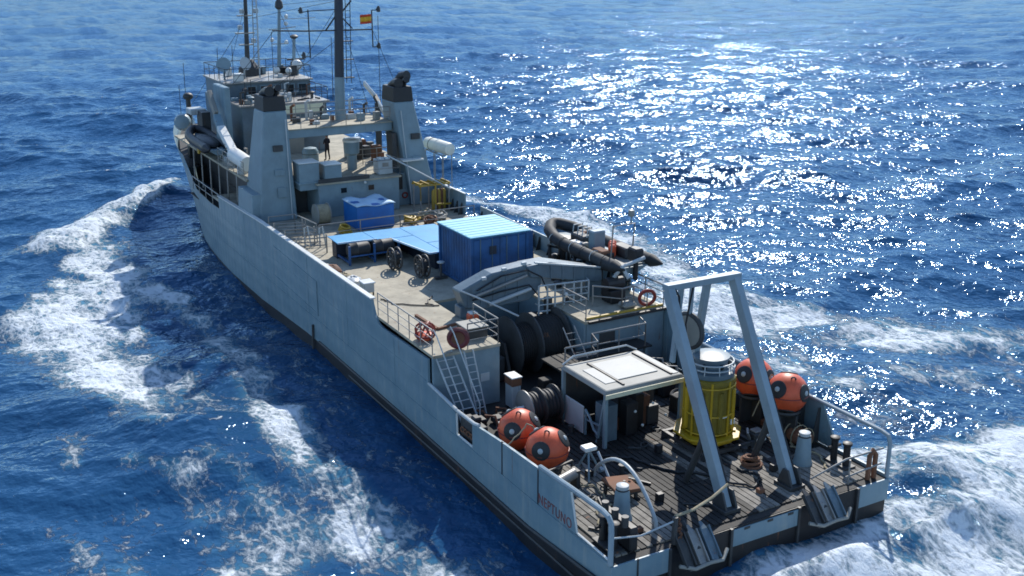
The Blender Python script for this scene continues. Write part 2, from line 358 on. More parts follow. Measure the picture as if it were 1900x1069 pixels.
mx = n.new('ShaderNodeMixShader'); l.new(math_('MULTIPLY', math_('MINIMUM', fr.outputs[0], .40), math_('SUBTRACT', 1.0, cov)), mx.inputs[0]); l.new(b.outputs[0], mx.inputs[1]); l.new(gl.outputs[0], mx.inputs[2])
tl = n.new('ShaderNodeBsdfTranslucent'); tl.inputs['Color'].default_value = (.85, .88, .9, 1)
mx2 = n.new('ShaderNodeMixShader'); l.new(math_('MULTIPLY', cov, .12), mx2.inputs[0]); l.new(mx.outputs[0], mx2.inputs[1]); l.new(tl.outputs[0], mx2.inputs[2])
l.new(mx2.outputs[0], n['Material Output'].inputs['Surface'])
me.materials.append(m)

# ------------------------------------------------------------------ the ship
ship = thing('rescue_ship', (0, 0, 0), 'blue grey rescue ship under way with two black topped funnels and a low open stern', 'ship')
# lower hull, lofted through stations, boot topping below
def half(y, z):
    """half breadth"""
    if y <= 50: base = 6.0
    else: base = 6.0*math.sqrt(max(0, 1-((y-50)/22.5)**1.7))
    fl = 0 if y < 42 else (y-42)/30
    t = max(0, min(1, (6.8-z)/6.8)); bb = base*(1-.62*fl*fl*t) - .9*fl*t
    if y < 3: bb -= (3-y)*.03
    return max(bb, .02) + (.10*fl*min(1, z/6.8))
sty = [0, 1.5, 4, 8, 13, 20, 28, 36, 42, 46, 50, 53, 56, 59, 62, 64.5, 67, 69, 70.5, 71.6, 72.3]
def boot(y): return float(np.interp(y, [0, 1.5, 5, 14, 26, 30, 36, 50, 75], [1.12, 1.05, .78, .84, .80, .62, .28, .15, .15]))
def gun(y):
    return np.interp(y, [0, 44.2, 46.7, 51, 53, 54.5, 60, 72.3], [1.88, 3.95, 3.85, 3.95, 5.0, 5.7, 5.6, 6.1])
def loft(levels, open_top=False):
    mb = MB(); rows = []
    for y in sty:
        zs = levels(y); rows.append([(-half(y, z), y, z) for z in zs] + [(half(y, z), y, z) for z in zs[::-1]])
    k = len(rows[0]); vs = [p for r in rows for p in r]; fs = []
    for i in range(len(rows)-1):
        for j in range(k-1):
            if not (open_top and j == k//2-1 and sty[i] > 43): fs.append((i*k+j, i*k+j+1, (i+1)*k+j+1, (i+1)*k+j))
    return mb.add(vs, fs), k, rows
mb, k, rows = loft(lambda y: [-1.6, -.5, boot(y)]); mb.f.append(tuple(range(k)))
mb.build('boot_topping', 'boot', ship)
# upper shell: follows the main deck aft, the gunwale forward
def up_levels(y):
    g = 1.86 if y < 44 else float(gun(y)); b0 = boot(y); return [b0, b0+(g-b0)*.33, b0+(g-b0)*.66, g]
sty = [0, 1.5, 4, 8, 13, 20, 28, 36, 42, 44.2, 45, 46.7, 49, 51, 52, 53, 53.8, 54.6, 56, 59, 62, 64.5, 67, 69, 70.5, 71.6, 72.3]
mb, k, rows = loft(up_levels, True)
mb.build('hull', 'hull', ship, smooth=True)
# port and starboard side plating above the main deck
T = .10
ppoly = [(13, 1.86), (44.2, 1.86), (44.2, 4.78), (35.5, 5.07), (28, 5.12), (18.75, 5.18), (18.68, 4.95), (18.45, 4.55), (18.1, 4.25), (17.6, 4.17), (13, 4.28)]
MB().prism(ppoly, 'yz', -6.0, -5.9).build('side_plating', 'hull', ship)
MB().prism([(10.55, 1.86), (13, 1.86), (13, 3.17), (10.55, 2.93)], 'yz', -6.0, -5.9).build('bulwark_plate', 'hull', ship)
for y0, y1, z0, z1, z2 in [(6.86, 9.15, 1.98, 3.20, 3.03), (4.36, 6.82, 1.98, 3.30, 3.20)]:
    MB().prism([(y0, z0), (y1, z0), (y1, z2), (y0, z1)], 'yz', -6.005, -5.91).build('bulwark_plate', 'hull', ship)
MB().prism([(1.95, 2.02), (4.30, 1.98), (4.30, 3.32), (2.35, 3.40)], 'yz', -6.005, -5.91).build('bulwark_plate', 'hull', ship)
MB().box(-6.003, -5.9, 0, 10.55, 1.86, 1.99).build('sheer_strip', 'hull', ship)
# light coloured capping rails
cap = MB(); cap.bar((-5.95, 44.2, 4.80), (-5.95, 35.5, 5.09), .24, .06); cap.bar((-5.95, 35.5, 5.09), (-5.95, 28, 5.14), .24, .06); cap.bar((-5.95, 28, 5.14), (-5.95, 18.7, 5.20), .24, .06)
cap.build('capping_rail', 'white', ship)
p = MB().tube([(-5.95, 13.05, 3.22), (-5.95, 10.5, 3.0), (-5.95, 9.1, 3.02), (-5.95, 8.7, 3.10)], .07, 8); p.build('pipe_rail', 'light', ship, True)
p = MB().tube([(-5.95, 4.3, 3.36), (-5.95, 2.2, 3.47), (-5.95, .55, 3.52), (-5.95, .22, 3.47), (-5.95, .08, 3.3), (-5.95, .06, 3.0), (-5.95, .06, 1.9)], .09, 8); p.build('pipe_rail', 'frame', ship, True)
p = MB(); p.tube([(-5.95, 9.1, 3.0), (-5.95, 9.13, 2.0)], .04, 6); p.tube([(-5.95, 10.55, 2.9), (-5.95, 10.5, 2.02), (-5.95, 9.2, 2.02)], .045, 6); p.build('opening_trim', 'white', ship, True)
p = MB(); p.tube([(-5.95, 2.33, 3.36), (-5.95, 1.95, 2.05), (-5.95, .15, 2.02)], .04, 6); p.build('opening_trim', 'white', ship, True)
for y0 in (4.33, 6.84): MB().box(-6.02, -5.99, y0-.03, y0+.03, 1.95, 3.25).build('seam', 'black', ship)
for y in (16.4, 21.9, 27.4, 38.6): MB().box(-6.012, -5.99, y-.02, y+.02, 1.98, float(np.interp(y, [13, 17.6, 18.8, 44], [4.2, 4.1, 5.1, 4.7]))).build('weld_seam', 'hull', ship)
MB().bar((-6.006, 13.2, 3.3), (-6.006, 44, 3.55), .02, .035).build('weld_seam', 'hull', ship)
# rubbing strakes and pipe on the port side
p = MB(); p.tube([(-6.04, 0.1, 1.12), (-6.05, 5, .80), (-6.05, 14, .86), (-6.05, 26, .82)], .06, 6); p.tube([(-6.0, .3, .42), (-6.0, 22, .38)], .05, 6); p.build('rubbing_strake', 'dark', ship, True)
MB().prism([(0.1, 1.86), (.1, 1.96), (44, 1.96), (44, 1.86)], 'yz', -6.03, -5.99).build('sheer_strake', 'hull', ship)
p = MB(); p.bar((-6.02, 26.0, 4.05), (-6.02, 26.0, 2.2), .06, .05); p.bar((-6.02, 33, 4.2), (-6.02, 26.0, 4.0), .04, .05); p.bar((-6.02, 33, 2.5), (-6.02, 26.0, 2.3), .04, .05); p.build('side_door_frame', 'hull', ship)
p = MB(); p.tube([(-6.06, 26.8, 1.5), (-6.1, 26.8, .1)], .06, 6); p.build('discharge_pipe', 'dark', ship)
# starboard bulwark
spoly = [(13, 1.86), (31.1, 1.86), (31.1, 5.45), (13.0, 5.2)]
MB().prism([(13, 1.86), (44, 1.86), (44, 4.48), (13, 4.48)], 'yz', 5.9, 6.0).build('side_plating', 'hull', ship)
MB().prism([(16, 4.48), (31.1, 4.48), (31.1, 5.45), (22, 5.3), (16, 5.1)], 'yz', 5.91, 6.0).build('bulwark_plate', 'hull', ship)
MB().prism([(33.1, 4.48), (44, 4.48), (44, 5.9), (33.1, 5.78)], 'yz', 5.91, 6.0).build('bulwark_plate', 'hull', ship)
MB().prism([(2.4, 1.9), (13, 1.9), (13, 4.3), (11, 3.5), (3.3, 3.45)], 'yz', 5.91, 6.0).build('bulwark_plate', 'hull', ship)
MB().box(5.9, 6.003, 0, 2.6, 1.86, 1.99).build('sheer_strip', 'hull', ship)
MB().tube([(5.95, 12, 3.55), (5.95, 4, 3.52), (5.95, .5, 3.52), (5.95, .16, 3.45), (5.95, .06, 3.2), (5.95, .06, 1.9)], .08, 8).build('pipe_rail', 'frame', ship, True)
for y in np.arange(3.4, 12.8, .8): MB().prism([(5.9, 1.9), (5.55, 1.9), (5.8, 3.3), (5.9, 3.3)], 'xz', y, y+.03).build('bulwark_bracket', 'dark', ship)
for y in list(np.arange(16.5, 31, 1.1)) + list(np.arange(33.4, 40, .6)): MB().prism([(5.9, 4.48), (5.6, 4.48), (5.84, 5.2), (5.9, 5.2)], 'xz', y, y+.03).build('bulwark_bracket', 'dark', ship)
MB().bar((5.95, 33.1, 5.80), (5.95, 44, 5.92), .14, .04).build('capping_rail', 'white', ship)
# transom: grey bands between the two anchor recesses
def tr(name, x0, x1, z0, z1, m): MB().box(x0, x1, -.06, .02, z0, z1).build(name, m, ship, bevel=.01)
tr('transom_band', -5.98, -3.75, 1.05, 1.87, 'hull'); tr('transom_band', -1.25, 1.70, 1.18, 1.80, 'hull'); tr('transom_band', 4.45, 5.98, 1.05, 1.87, 'hull')
MB().box(-5.9, 5.9, -.02, .05, -.4, 1.86).build('transom', 'boot', ship)
for x in (-3.75, -1.25, 1.7, 4.45): MB().box(x-.05, x+.05, -.1, .1, .5, 1.868).build('recess_frame', 'dark', ship)
for x in (-.6, .4, 1.3): MB().box(x-.12, x+.12, -.075, -.06, 1.7, 1.79).build('mooring_lip', 'dark', ship)
MB().tube([(-5.0, -.07, 1.9), (-5.0, -.08, 1.1)], .03, 5).build('drain_pipe', 'dark', ship)
# decks
MB().box(-5.9, 5.9, .02, 20, 1.70, 1.872).build('main_deck', 'maindeck', ship)
dk = MB(); dk.box(-5.9, -2.85, 12.7, 19.0, 4.36, 4.48); dk.box(1.6, 5.9, 13.2, 19.0, 4.36, 4.48); dk.box(-5.9, 5.9, 19.0, 46, 4.36, 4.48)
dk.build('raised_deck', 'deck', ship)
w = MB(); w.box(-5.88, -2.85, 12.76, 12.9, 1.87, 4.36); w.box(-2.99, -2.85, 12.9, 19, 1.87, 4.36); w.box(1.6, 1.74, 13.3, 19, 1.87, 4.36); w.box(1.74, 5.88, 13.26, 13.4, 1.87, 4.36); w.box(-2.85, 1.6, 19, 19.1, 1.87, 4.36)
w.build('deckhouse_wall', 'grey', ship, bevel=.02)
MB().box(-3.75, -3.35, 12.73, 12.76, 2.95, 3.3).build('notice_plate', 'light', ship)
MB().box(2.4, 3.2, 13.22, 13.26, 1.95, 3.8).build('door', 'dark', ship)
p = MB(); p.bar((1.75, 13.16, 4.42), (5.9, 13.16, 4.42), .14, .12); p.build('deck_edge_coaming', 'black', ship)
p = MB(); p.bar((1.75, 13.4, 4.54), (5.9, 13.4, 4.54), .12, .08); p.build('deck_edge_bar', 'amber', ship)
# timber decking planks on the stern
pl = None
rngp = random.Random(2)
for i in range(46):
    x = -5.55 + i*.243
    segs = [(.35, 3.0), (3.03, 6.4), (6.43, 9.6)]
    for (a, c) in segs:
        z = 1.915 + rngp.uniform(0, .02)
        dkp = c > 6.5 or (-2.95 < x < -.1 and a > .2) or rngp.random() < .16 or (c > 4 and x > 3.4)  # dark boards: bell and hut shadow put into the colour, plus dark decking
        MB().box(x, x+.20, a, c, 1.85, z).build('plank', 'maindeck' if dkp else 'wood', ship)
# deck hatch coaming and tie-down sockets on the raised deck
p = MB(); p.bar((-4.45, 17.5, 4.53), (-4.4, 15.4, 4.53), .12, .1); p.bar((-4.4, 15.4, 4.53), (-3.4, 15.6, 4.53), .12, .1); p.build('hatch_coaming', 'rust', ship)
MB().box(-4.34, -3.1, 15.6, 17.6, 4.482, 4.52).build('hatch_cover', 'deck', ship)
# railings
def R(pts, **k): 
    return rail(MB(), pts, **k).build('railing', 'steel', ship, True)
R([(-5.85, 18.4, 4.48), (-5.85, 12.85, 4.48)], h=1.05, step=1.15, r=.022)
R([(-4.3, 12.8, 4.48), (-2.9, 12.8, 4.48), (-2.9, 15, 4.48)], h=1.05, r=.025)
R([(1.7, 13.3, 4.48), (1.7, 15.2, 4.48)], h=1.0); R([(5.85, 13.3, 4.48), (5.85, 17.5, 4.48)], h=1.0, step=1.4)
R([(-.6, 11.3, 3.25), (1.0, 11.3, 3.25), (1.3, 12.2, 3.25), (4.1, 12.2, 3.25), (4.4, 13.1, 3.25)], h=1.05, bars=2, step=1.5, r=.035)
MB().prism([(-.65, 11.25), (1.05, 11.25), (1.35, 12.15), (4.45, 12.15), (4.45, 13.2), (-.65, 13.2)], 'xy', 3.17, 3.25).build('landing', 'maindeck', ship)
for x, y in ((-.6, 11.3), (.8, 11.3), (4.2, 12.3)): MB().box(x, x+.15, y, y+.15, 1.87, 3.17).build('landing_post', 'grey', ship)
p = MB(); ladder(p, (.35, 11.9, 3.4), (.35, 13.0, 4.5), (.55, 0, 0), 5); p.build('step_ladder', 'steel', ship, True)
rr = rail(MB(), [(-3.9, 31.3, 4.48), (.9, 31.3, 4.48), (5.6, 31.3, 4.48)], h=1.0, bars=2, step=2.4, r=.03); rr.build('railing', 'steel', ship, True)
rr = rail(MB(), [(-5.8, 34.2, 4.48), (-4.3, 34.2, 4.48), (-4.0, 31.4, 4.48)], h=1.05, bars=3, step=1.4, r=.03); rr.build('railing', 'steel', ship, True)
rr = MB()
for q in range(6): rr.tube([(-5.75, 33.4-q*.75, 5.3), (-4.25, 33.0-q*.75, 5.3)], .035, 6); rr.tube([(-5.75, 33.4-q*.75, 4.9), (-4.25, 33.0-q*.75, 4.9)], .035, 6)
for y in (33.4, 31.5, 29.6): rr.tube([(-5.75, y, 4.48), (-5.75, y, 5.35)], .04, 6); rr.tube([(-4.25, y-.4, 4.48), (-4.25, y-.4, 5.5)], .04, 6)
rr.build('pipe_rack', 'steel', ship, True)
p = MB(); p.tube([(-4.9, 30.8, 4.5), (-4.9, 30.8, 5.55), (-4.75, 30.7, 5.65), (-4.6, 30.7, 4.5)], .04, 6); p.tube([(-4.2, 30.4, 4.5), (-4.2, 30.4, 5.55), (-4.05, 30.3, 5.65), (-3.9, 30.3, 4.5)], .04, 6); p.build('hoop_rail', 'light', ship, True)
# port companion ladder
p = MB(); ladder(p, (-5.75, 12.9, 4.5), (-5.35, 11.2, 1.9), (.75, 0, 0), 9, .04, .025)
for dx in (0, .75): p.tube([(-5.75+dx, 12.95, 5.5), (-5.72+dx, 12.7, 5.3), (-5.36+dx, 11.2, 2.75), (-5.35+dx, 11.2, 1.9)], .028, 6)
p.build('companion_ladder', 'light', ship, True)
p = MB(); ladder(p, (-4.6, 12.55, 4.5), (-4.35, 11.9, 1.9), (.4, 0, 0), 9, .035, .022); p.build('companion_ladder', 'light', ship, True)

# ---- superstructure
sup = MB(); sup.box(-2.0, 3.15, 36.5, 45, 4.48, 6.5); sup.build('deckhouse', 'grey', ship, bevel=.03)
d2 = MB(); d2.box(-4.6, 4.6, 39.6, 45, 4.48, 6.45); d2.box(-3.95, 4.4, 45, 58, 4.48, 6.45); d2.build('inner_house', 'dark', ship, bevel=.03)  # walls coloured dark to carry the shade below the boat deck
MB().box(-2.12, 3.27, 36.38, 39.6, 6.5, 6.6).build('upper_deck', 'deck', ship)
MB().box(-5.4, 5.6, 39.6, 58, 6.47, 6.6).build('boat_deck', 'deck', ship)
for x in (-.45, 1.3): 
    f = MB(); f.box(x-.24, x+.24, 36.455, 36.5, 5.85, 6.25); f = f.build('window', 'grey', ship); MB().box(x-.18, x+.18, 36.44, 36.46, 5.9, 6.2).build('pane', 'glass', f)
MB().sphere((.9, 36.4, 6.4), .09, 10, 6).build('flood_lamp', 'white', ship, True)
p = MB(); p.box(-3.1, -2.02, 38.6, 38.7, 4.48, 6.5); p.build('doorway_recess', 'dark', ship)
p = MB(); p.box(-3.15, -1.75, 36.6, 38.2, 6.62, 6.7); p.build('deck_bridge', 'grey', ship)
MB().box(3.15, 4.25, 37.4, 40, 4.48, 5.5).build('side_locker', 'grey', ship, bevel=.02)
MB().box(3.4, 3.75, 37.35, 37.4, 5.5, 6.45).build('door', 'black', ship)
p = MB(); p.box(3.15, 4.3, 37.45, 40, 5.5, 6.5); p.build('side_house', 'grey', ship)
p = MB(); p.torus((3.9, 37.36, 5.1), .16, .05, (0,1,0), 14, 6); p.build('hose_reel', 'red', ship, True)
# funnels: tapered casing with a black cap and exhaust pipes
def funnel(sg):
    if sg < 0:
        b = [(-5.5, 37, 4.48), (-3.2, 37, 4.48), (-3.2, 40.2, 4.48), (-5.5, 40.2, 4.48)]; t = [(-4.75, 37.3, 10.9), (-3.4, 37.3, 10.9), (-3.4, 39.2, 10.9), (-4.75, 39.2, 10.9)]
        c = [(-4.70, 37.36, 11.75), (-3.45, 37.36, 11.75), (-3.45, 39.1, 11.75), (-4.70, 39.1, 11.75)]
    else:
        b = [(4.25, 37, 4.48), (6.0, 37, 4.48), (6.0, 40.2, 4.48), (4.25, 40.2, 4.48)]; t = [(3.3, 37.3, 10.9), (4.62, 37.3, 10.9), (4.62, 39.2, 10.9), (3.3, 39.2, 10.9)]
        c = [(3.35, 37.36, 11.8), (4.55, 37.36, 11.8), (4.55, 39.1, 11.8), (3.35, 39.1, 11.8)]
    fo = MB(); fo.hexa(b, t); fo = fo.build('funnel', 'grey', ship, bevel=.06)
    k = MB(); k.hexa([tuple(Vector(q)+Vector((0,0,.003))) for q in t], c); k.build('funnel_cap', 'black', fo, bevel=.04)
    cx = (c[0][0]+c[1][0])/2
    e = MB()
    e.tube([(cx-.25, 38.5, 11.6), (cx-.25, 38.4, 11.75), (cx-.2, 38.0, 11.95), (cx-.2, 37.5, 12.0)], .3, 12)
    e.tube([(cx+.3, 38.0, 11.6), (cx+.3, 37.9, 12.05), (cx+.3, 37.4, 12.2)], .2, 10)
    if sg > 0: e.tube([(cx+.1, 38.6, 11.7), (cx+.2, 38.5, 12.0), (cx+.35, 38.3, 12.3), (cx+.5, 37.8, 12.4)], .30, 12)
    e.build('exhaust_pipe', 'black', fo, True)
    return fo
fo = funnel(-1)
p = MB(); p.box(-4.3, -3.8, 36.97, 37.06, 5.9, 6.5); p.build('access_panel', 'grey', fo, bevel=.01)
p = MB(); p.hexa([(-6.0+.1, 37.1, 4.48), (-5.2, 37.1, 4.48), (-5.2, 40, 4.48), (-5.9, 40, 4.48)], [(-5.8, 37.1, 6.2), (-5.2, 37.1, 6.2), (-5.2, 40, 6.2), (-5.8, 40, 6.2)]); p.build('funnel_skirt', 'grey', fo)
fo = funnel(1)
p = MB(); p.box(3.22, 3.5, 37.5, 38.4, 6.8, 9.0); p.build('access_ladder', 'dark', fo)
p = MB(); p.hexa([(3.5, 36.6, 7.35), (4.9, 36.6, 7.35), (4.9, 37.35, 7.35), (3.5, 37.35, 7.35)], [(3.5, 36.6, 7.45), (4.9, 36.6, 7.45), (4.9, 37.35, 7.45), (3.5, 37.35, 7.45)]); p.build('funnel_shelf', 'white', fo)
# bridge beam between the funnels, with catwalk clutter
MB().box(-3.4, 3.45, 38.0, 39.2, 9.12, 9.62).build('cross_bridge', 'grey', ship, bevel=.03)
MB().box(-3.4, 3.45, 37.9, 41.8, 9.62, 9.68).build('cross_bridge_deck', 'deck', ship)
rr = rail(MB(), [(-3.3, 38.0, 9.68), (3.3, 38.0, 9.68)], h=.9, bars=3, step=1.0, r=.022); rr.build('railing', 'steel', ship, True)
rr = rail(MB(), [(-3.3, 41.7, 9.68), (3.3, 41.7, 9.68)], h=.9, bars=3, step=1.0, r=.022); rr.build('railing', 'steel', ship, True)
for i in range(16):
    x = random.uniform(-3, 3); y = random.uniform(38.8, 41.2); s_ = random.uniform(.1, .3)
    if abs(x-.9) < .6: continue
    MB().box(x-s_, x+s_, y-s_, y+s_, 9.68, 9.68+random.uniform(.15, .6)).build('deck_locker', ['light', 'rust', 'grey', 'cream', 'dark'][i % 5], ship, bevel=.02)
for k_ in range(7):
    x = -2.9+k_*.95
    if abs(x-.9) < .5: continue
    MB().tube([(x, 40.9, 9.68), (x, 40.9, 10.35+.2*(k_%3)), (x+.15, 40.7, 10.5+.2*(k_%3))], .09, 8).build('vent_pipe', ['dark', 'rust', 'light'][k_%3], ship, True)
# railing round the aft edge of the upper deck
rr = rail(MB(), [(1.0, 36.45, 6.6), (3.2, 36.45, 6.6), (3.2, 38, 6.6)], h=1.0, bars=2, step=2.2, r=.025); rr.build('railing', 'steel', ship, True)
rr = rail(MB(), [(1.5, 40.6, 6.6), (4.4, 40.6, 6.6)], h=1.0, bars=3, step=1.0, r=.025); rr.build('railing', 'steel', ship, True)
MB().tube([(2.2, 36.2, 8.0), (5.6, 34.3, 5.9)], .05, 7).build('stay_pipe', 'light', ship, True)
p = MB(); p.box(-2.0, 1.2, 36.42, 36.46, 6.62, 6.85); p.build('deck_coaming', 'dark', ship)
# mechanical clutter forward of the person and aft of the wheelhouse
for i in range(14):
    x = random.uniform(2.5, 4.2); y = random.uniform(41, 44.5); s_ = random.uniform(.12, .3); h_ = random.uniform(.3, 1.3)
    MB().box(x-s_, x+s_, y-s_, y+s_, 6.6, 6.6+h_).build('deck_machinery', ['dark', 'rust', 'grey', 'light'][i % 4], ship, bevel=.03)
p = MB(); p.box(-2.6, 0.6, 46.4, 46.55, 6.6, 8.6); p.build('house_front', 'cream', ship)
# wheelhouse block with lower rear tier
wh = MB(); wh.box(-3.4, 2.45, 46.75, 56, 6.6, 9.9); wh.build('wheelhouse', 'crane', ship, bevel=.05)
MB().box(-3.55, 2.6, 46.55, 50.2, 9.9, 10.0).build('wheelhouse_roof', 'steel', ship)
MB().box(-.55, 2.1, 46.5, 46.74, 9.3, 9.86).build('roof_fascia', 'panel', ship, bevel=.02)
MB().box(-3.4, 2.6, 50.3, 55.5, 9.95, 11.0).build('bridge_house', 'crane', ship, bevel=.05)
MB().box(-3.5, 2.75, 50.1, 55.8, 11.0, 11.1).build('bridge_roof', 'steel', ship)
MB().box(-4.6, -4.2, 46.2, 48.9, 6.6, 11.3).build('bridge_wing', 'hull', ship, bevel=.05)
for x in (-1.6, -.7, .2, 1.1, 2.0):
    f = MB().box(x-.34, x+.34, 50.24, 50.3, 10.2, 10.8).build('window', 'grey', ship); MB().box(x-.26, x+.26, 50.22, 50.25, 10.26, 10.74).build('pane', 'glass', f)
for x in (-2.4, -.9, .6, 1.8):
    f = MB().box(x-.34, x+.34, 46.69, 46.75, 7.7, 8.4).build('window', 'grey', ship); MB().box(x-.27, x+.27, 46.67, 46.70, 7.76, 8.34).build('pane', 'glass', f)
rr = rail(MB(), [(-3.4, 46.65, 10.0), (2.5, 46.65, 10.0), (2.5, 50.2, 10.0)], h=.9, bars=2, step=1.3, r=.02); rr.build('railing', 'dark', ship, True)
rr = rail(MB(), [(-3.4, 50.2, 11.1), (2.6, 50.2, 11.1), (2.6, 55.6, 11.1), (-3.4, 55.6, 11.1), (-3.4, 50.2, 11.1)], h=.9, bars=2, step=1.4, r=.02); rr.build('railing', 'dark', ship, True)
for i in range(18):
    x = random.uniform(-3.2, .8); y = random.uniform(47.0, 49.6); s_ = random.uniform(.1, .28); h_ = random.uniform(.15, .6)
    MB().box(x-s_, x+s_, y-s_, y+s_, 10.0, 10.0+h_).build('roof_locker', ['light', 'cream', 'white', 'rust', 'grey', 'dark'][i % 6], ship, bevel=.02)
for i in range(10):
    x = random.uniform(-3.0, 2.3); y = random.uniform(50.8, 55); s_ = random.uniform(.12, .3); h_ = random.uniform(.2, .7)
    MB().box(x-s_, x+s_, y-s_, y+s_, 11.1, 11.1+h_).build('roof_locker', ['dark', 'light', 'grey', 'black', 'white'][i % 5], ship, bevel=.02)
MB().sphere((2.6, 53.0, 11.75), .38, 16, 10).build('radome', 'white', ship, True)
MB().cyl((2.6, 53.0, 11.1), .12, .4).build('radome_post', 'grey', ship)
MB().sphere((.9, 52.5, 11.5), .26, 14, 8).build('radome', 'white', ship, True); MB().sphere((1.7, 52.2, 11.45), .24, 14, 8).build('radome', 'white', ship, True)
# dish and searchlight frame at the port corner of the bridge roof
p = MB(); p.cyl((-2.9, 52.2, 11.1), .07, .9); p.lathe([(.02, 0), (.35, .06), (.5, .2)], (-2.9, 52.1, 12.1), (-.4, -.85, .25), 16); p.build('dish_antenna', 'grey', ship, True)
p = MB(); p.lathe([(.02, 0), (.34, .06), (.46, .18)], (-1.5, 52.1, 12.1), (.3, -.85, .25), 16); p.cyl((-1.5, 52.15, 11.1), .06, .95); p.build('dish_antenna', 'light', ship, True)
# masts
def mast(base, pts, r, m, ya=(), r2=None):
    o = MB().tube(pts, r, 10, r2).build('mast', m, ship, True); return o
mo = MB().tube([(.92, 40, 12.3), (1.12, 40, 17.3)], .30, 14, .26).build('mast', 'navy', ship, True)
MB().tube([(.86, 40, 9.7), (.92, 40, 12.3)], .33, 14, .31).build('mast_foot', 'grey', mo, True)
p = MB(); ladder(p, (1.35, 39.9, 11.9), (1.48, 39.9, 17), (.3, 0, 0), 13, .025, .018); p.build('mast_ladder', 'dark', mo, True)
p = MB()
for z in (12.2, 13.3, 14.4): p.box(1.25, 1.85, 39.8, 40.1, z, z+.05)
p.build('ladder_bracket', 'dark', mo)
yd = MB(); yd.tube([(-3.1, 40, 15.2), (-1.0, 40, 15.1), (3.2, 40, 15.05)], .045, 6); yd.tube([(-.85, 40, 16.35), (-.85, 40, 13.5)], .04, 6); yd.tube([(3.2, 40, 16.2), (3.2, 40, 14.0)], .04, 6)
yd.tube([(-.85, 40, 16.25), (.9, 40, 16.3)], .03, 6); yd.tube([(.2, 40, 15.1), (1.0, 40, 16.1)], .05, 6); yd.tube([(1.9, 40, 16.8), (1.05, 40, 15.9)], .05, 6); yd.tube([(1.2, 40, 15.9), (1.9, 40, 15.15)], .04, 6)
yd.tube([(-1.2, 40, 16.2), (-.85, 40, 16.25)], .03, 5); yd.tube([(-1.2, 40, 13.6), (-.85, 40, 13.6)], .03, 5); yd.tube([(3.2, 40, 16.2), (3.6, 40, 16.2)], .03, 5); yd.tube([(3.2, 40, 14.0), (3.6, 40, 14.0)], .03, 5)
yd.build('yardarm', 'dark', mo, True)
for x, z in ((-1.3, 16.3), (-1.25, 13.7), (3.65, 16.25), (3.6, 14.05)):
    p = MB(); p.lathe([(.03, -.18), (.13, -.15), (.10, .12), (.03, .2)], (x, 40, z), (0, 0, 1), 10); p.box(x-.16, x+.02, 39.97, 40.03, z-.04, z+.05); p.build('signal_lamp', 'dark', mo, True)
m2 = MB().tube([(-.75, 54, 10.9), (-.52, 54, 17.0)], .20, 10, .12).build('mast', 'dark', ship, True)
p = MB(); ladder(p, (-.35, 53.7, 11.2), (-.1, 53.7, 17), (.3, 0, 0), 15, .03, .02); p.build('mast_ladder', 'steel', m2, True)
p = MB()
for z, w_ in ((13.2, .5), (14.0, .7), (15.2, .5), (16.4, .6)): p.box(-.7-w_, -.5+w_*.6, 53.8, 54.2, z, z+.08)
p.build('mast_platform', 'steel', m2)
for x, z in ((-1.1, 14.3), (-.2, 13.35), (-.9, 15.4), (.1, 15.4)):
    MB().box(x-.15, x+.15, 53.7, 54, z, z+.3).build('lamp', 'light', m2, bevel=.03)
p = MB(); p.lathe([(.8, 0), (.75, .6), (.3, 1.2)], (-.6, 54, 11.0), (0,0,1), 12); p.build('mast_base', 'dark', m2)
MB().tube([(-.4, 52.2, 11.1), (-.3, 52.2, 17)], .05, 6).build('whip_antenna', 'light', ship, True)
m3 = MB().tube([(1.55, 54, 10.9), (1.88, 54, 16.1)], .15, 10, .10).build('mast', 'grey', ship, True)
p = MB(); p.lathe([(.16, 0), (.3, .15), (.26, .5), (.12, .7)], (1.86, 54, 15.6), (0,0,1), 12); p.build('mast_head', 'dark', m3, True)
p = MB(); p.tube([(1.0, 54, 14.2), (3.0, 54, 14.35)], .04, 6); p.tube([(1.7, 54, 14.9), (4.5, 54, 14.95)], .03, 6); p.tube([(1.2, 54, 13.2), (2.4, 54, 13.2)], .04, 6); p.build('yardarm', 'light', m3, True)
for x, z in ((1.15, 13.5), (2.25, 14.6), (2.2, 13.3), (2.3, 15.1)): MB().sphere((x, 53.9, z), .15, 10, 7).build('lamp', 'white', m3, True)
m4 = MB().tube([(2.65, 54, 11.0), (2.83, 54, 13.6)], .13, 10, .11).build('mast', 'grey', ship, True)
p = MB(); p.lathe([(.12, 0), (.3, .12), (.3, .2), (.15, .3)], (2.83, 54, 13.5), (0,0,1), 12); p.box(2.2, 3.5, 53.9, 54.1, 12.0, 12.12); p.lathe([(.28, 0), (.24, .5)], (2.7, 54, 11.4), (0,0,1), 10); p.build('radar_scanner', 'dark', m4, True)
for x, y, z, h_ in ((3.4, 48, 10, 4), (5.2, 44, 6.6, 9), (3.0, 47, 9.9, 2.2), (-2.6, 51, 11.1, 2.4), (-3.1, 53, 11.1, 2.1), (.2, 51, 11.1, 3.2), (-3.9, 60, 7.4, 4.2), (-4.8, 58, 7.2, 3.0)):
    MB().tube([(x, y, z), (x+.05, y, z+h_)], .022, 5).build('whip_antenna', 'dark', ship, True)
rg = random.Random(31)
